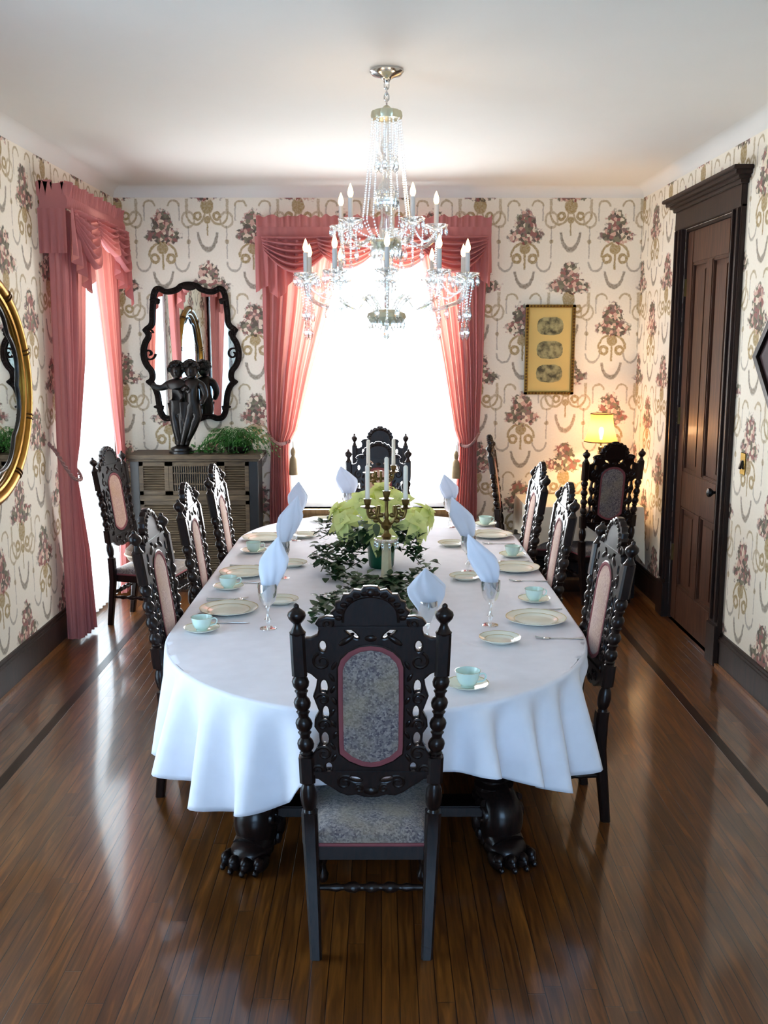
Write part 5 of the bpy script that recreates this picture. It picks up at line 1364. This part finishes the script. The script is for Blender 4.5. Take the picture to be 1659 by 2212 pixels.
pf = thing('framed_prints', 'beaded gilt frame with three small grey engravings on a tan mat', 'picture', (1.405, YB, 1.962))
w_, h_ = .207, .37
mb = MB()
for q in ((-w_, -w_+.030, -h_, h_), (w_-.030, w_, -h_, h_), (-w_, w_, h_-.026, h_), (-w_, w_, -h_, -h_+.026)): mb.bx(q[0], q[1], -.024, 0, q[2], q[3])
fo = mb.build('frame', GILT, pf, bevel=.004)
mb = MB()
for k in range(26):
    z = -h_+.026+(k+.5)*(2*h_-.052)/26
    for s in (-1, 1): mb.ell((s*(w_-.014), -.025, z), (.009, .007, .011), 8, 5)
for k in range(13):
    x = -w_+.03+(k+.5)*(2*w_-.06)/13
    for s in (-1, 1): mb.ell((x, -.025, s*(h_-.013)), (.011, .007, .008), 8, 5)
mb.build('beading', simple('dark_bead_gilt', srgb(96, 62, 24), 0.4, .7, noise_amt=.3), fo)
mb = MB(); mb.bx(-w_+.02, w_-.02, -.010, -.004, -h_+.02, h_-.02); mb.build('mat', simple('tan_mat_board', srgb(214, 184, 112), 0.8, noise_amt=.05, noise_scale=4), pf)
def engraving():
    m, nt, b = new_mat('grey_engraving'); X.nt = nt
    tc = nt.nodes.new('ShaderNodeTexCoord'); n1 = nt.nodes.new('ShaderNodeTexNoise'); n1.inputs['Scale'].default_value = 22; n1.inputs['Detail'].default_value = 6
    oi = nt.nodes.new('ShaderNodeObjectInfo'); ad = nt.nodes.new('ShaderNodeVectorMath'); ad.operation = 'ADD'
    nt.links.new(tc.outputs['Object'], ad.inputs[0]); nt.links.new(oi.outputs['Random'], ad.inputs[1]); nt.links.new(ad.outputs[0], n1.inputs[0])
    rp = nt.nodes.new('ShaderNodeValToRGB'); e = rp.color_ramp.elements; e[0].position = .36; e[0].color = col(srgb(70, 66, 44)); e[1].position = .62; e[1].color = col(srgb(168, 158, 112))
    nt.links.new(n1.outputs[0], rp.inputs[0]); nt.links.new(rp.outputs[0], b.inputs['Base Color']); b.inputs['Roughness'].default_value = .8; return m
ENG = engraving()
for z in (.195, .0, -.195):
    mb = MB(); pl = []
    for k in range(40):
        a = 2*PI*k/40; ca, sa = math.cos(a), math.sin(a)
        pl.append((.108*abs(ca)**.6*(1 if ca > 0 else -1)*(1+.02*math.sin(k*2.3)), z+.073*abs(sa)**.75*(1 if sa > 0 else -1)*(1+.03*math.sin(k*1.7))))
    mb.plate(pl, (), .003, .0005, M=T(0, -.0115, 0)); mb.build('engraving', ENG, pf)

df = thing('diamond_frame', 'dark diamond-shaped frame on the right wall, cut by the edge of the photo', 'picture', (XR, 5.27, 1.937))
def sq(d): return [(0, d), (d, 0), (0, -d), (-d, 0)]
MX = RZ(PI/2)
mb = MB(); mb.plate(sq(.42), [sq(.36)], .030, .006, M=T(-.016, 0, 0) @ MX); mb.build('frame', DARKWOOD, df)
mb = MB(); mb.plate(sq(.37), (), .006, .001, M=T(-.006, 0, 0) @ MX); mb.build('picture_panel', simple('plum_velvet', srgb(52, 28, 34), .7, noise_amt=.4), df)

# ------------------------------------------------------------------ cloth-covered lamp table and lamp
lt = thing('side_table', 'small square table under a cream cloth in the right back corner', 'table', (1.60, 7.97, 0))
mb = MB(); mb.bx(-.44, .44, -.30, .33, .715, .745)
for x in (-.40, .40):
    for y in (-.26, .29): mb.bx(x-.022, x+.022, y-.022, y+.022, 0, .715)
mb.build('table_frame', DARKWOOD, lt)
a, b0, b1 = .46, -.32, .345
mb = MB(); per = []; n = 40
for (p, q) in (((-a, b0), (a, b0)), ((a, b0), (a, b1)), ((a, b1), (-a, b1)), ((-a, b1), (-a, b0))):
    for k in range(n): per.append((lerp(p[0], q[0], k/n), lerp(p[1], q[1], k/n), abs(k/n-.5)*2))
V = []; F = []; N = len(per)
for (t, dz) in ((0, 0), (.5, 0), (.97, 0), (1, -.004)):
    for x, y, c in per: V.append((x*t, lerp((b0+b1)/2, y, t), .752+dz))
for k in range(1, 13):
    t = k/12
    for i, (x, y, c) in enumerate(per):
        drp = .27+.19*c**7; o_ = .004+.012*t*math.sin(i*.55+.6)*(1-.5*c)+.022*t*c**4
        l = math.hypot(x/a, (y-(b0+b1)/2)/((b1-b0)/2)); nx = (1 if x > 0 else -1)*(1 if abs(abs(x)-a) < .004 else 0); ny = (1 if y > 0 else -1)*(1 if (abs(y-b0) < .004 or abs(y-b1) < .004) else 0)
        V.append((x+nx*o_, y+ny*min(o_, .01 if y > 0 else 1), .748-drp*t))
rows = 16
for j in range(rows-1):
    for i in range(N): F.append((j*N+i, j*N+(i+1) % N, (j+1)*N+(i+1) % N, (j+1)*N+i))
mb.add(V, F)
cc = mb.build('table_cover', CREAMCLOTH, angle=50, weld=.0005); cc.location = (1.60, 7.97, 0)
tag(cc, 'cream cloth with hanging corners draped over the small lamp table', 'tablecloth')
lp = thing('table_lamp', 'lit brass lamp with a tan bell shade on the corner table', 'lamp', (1.79, 8.03, .753))
mb = MB(); mb.lathe([(0, 0), (.07, 0), (.072, .012), (.05, .025), (.02, .04), (.016, .08), (.034, .12), (.058, .19), (.060, .25), (.04, .32), (.018, .36), (.014, .40), (.02, .41), (.02, .43), (.006, .44), (.006, .47), (0, .47)], None, 28, caps=False); mb.build('base', BRASS, lp)
mb = MB(); prof = [(.138, .475), (.128, .50), (.112, .55), (.100, .60), (.092, .66), (.090, .70)]
mb.lathe(prof, None, 36, caps=False, mod=lambda r, z, a: r*(1-.035*abs(math.sin(4*a)))); sh = mb.build('lamp_shade', SHADE, lp, angle=60)
mb = MB()
for r_, z in ((.138, .475), (.090, .70)): mb.tube([(r_*(1-.035*abs(math.sin(4*t)))*math.cos(t), r_*(1-.035*abs(math.sin(4*t)))*math.sin(t), z) for t in [2*PI*k/48 for k in range(48)]], .004, 6, closed=True)
mb.build('shade_trim', simple('dark_braid', srgb(70, 44, 22), .8), sh)
mb = MB(); mb.lathe([(.010, .49), (.010, .51), (.018, .54), (.020, .565), (.014, .585), (0, .592)], None, 16, caps=False); mb.build('bulb', emit('lamp_bulb_glow', (1, .72, .4), 20.0), lp)
pl_ = bpy.data.lights.new('lamp_light', 'POINT'); pl_.energy = 42; pl_.color = (1.0, .64, .32); pl_.shadow_soft_size = .034
po = bpy.data.objects.new('lamp_light', pl_); COL.objects.link(po); po.parent = lp; po.location = (0, 0, .56)
# the chandelier's own glow
for k in range(5):
    a = PI/2-(math.radians(7)+2*PI*k/5)
    q = bpy.data.lights.new('chandelier_bulb_light', 'POINT'); q.energy = 0.7; q.color = (1.0, .70, .42); q.shadow_soft_size = .02
    qo = bpy.data.objects.new('chandelier_bulb_light', q); COL.objects.link(qo); qo.parent = cl; qo.location = (.245*math.cos(a), .245*math.sin(a), 2.76)
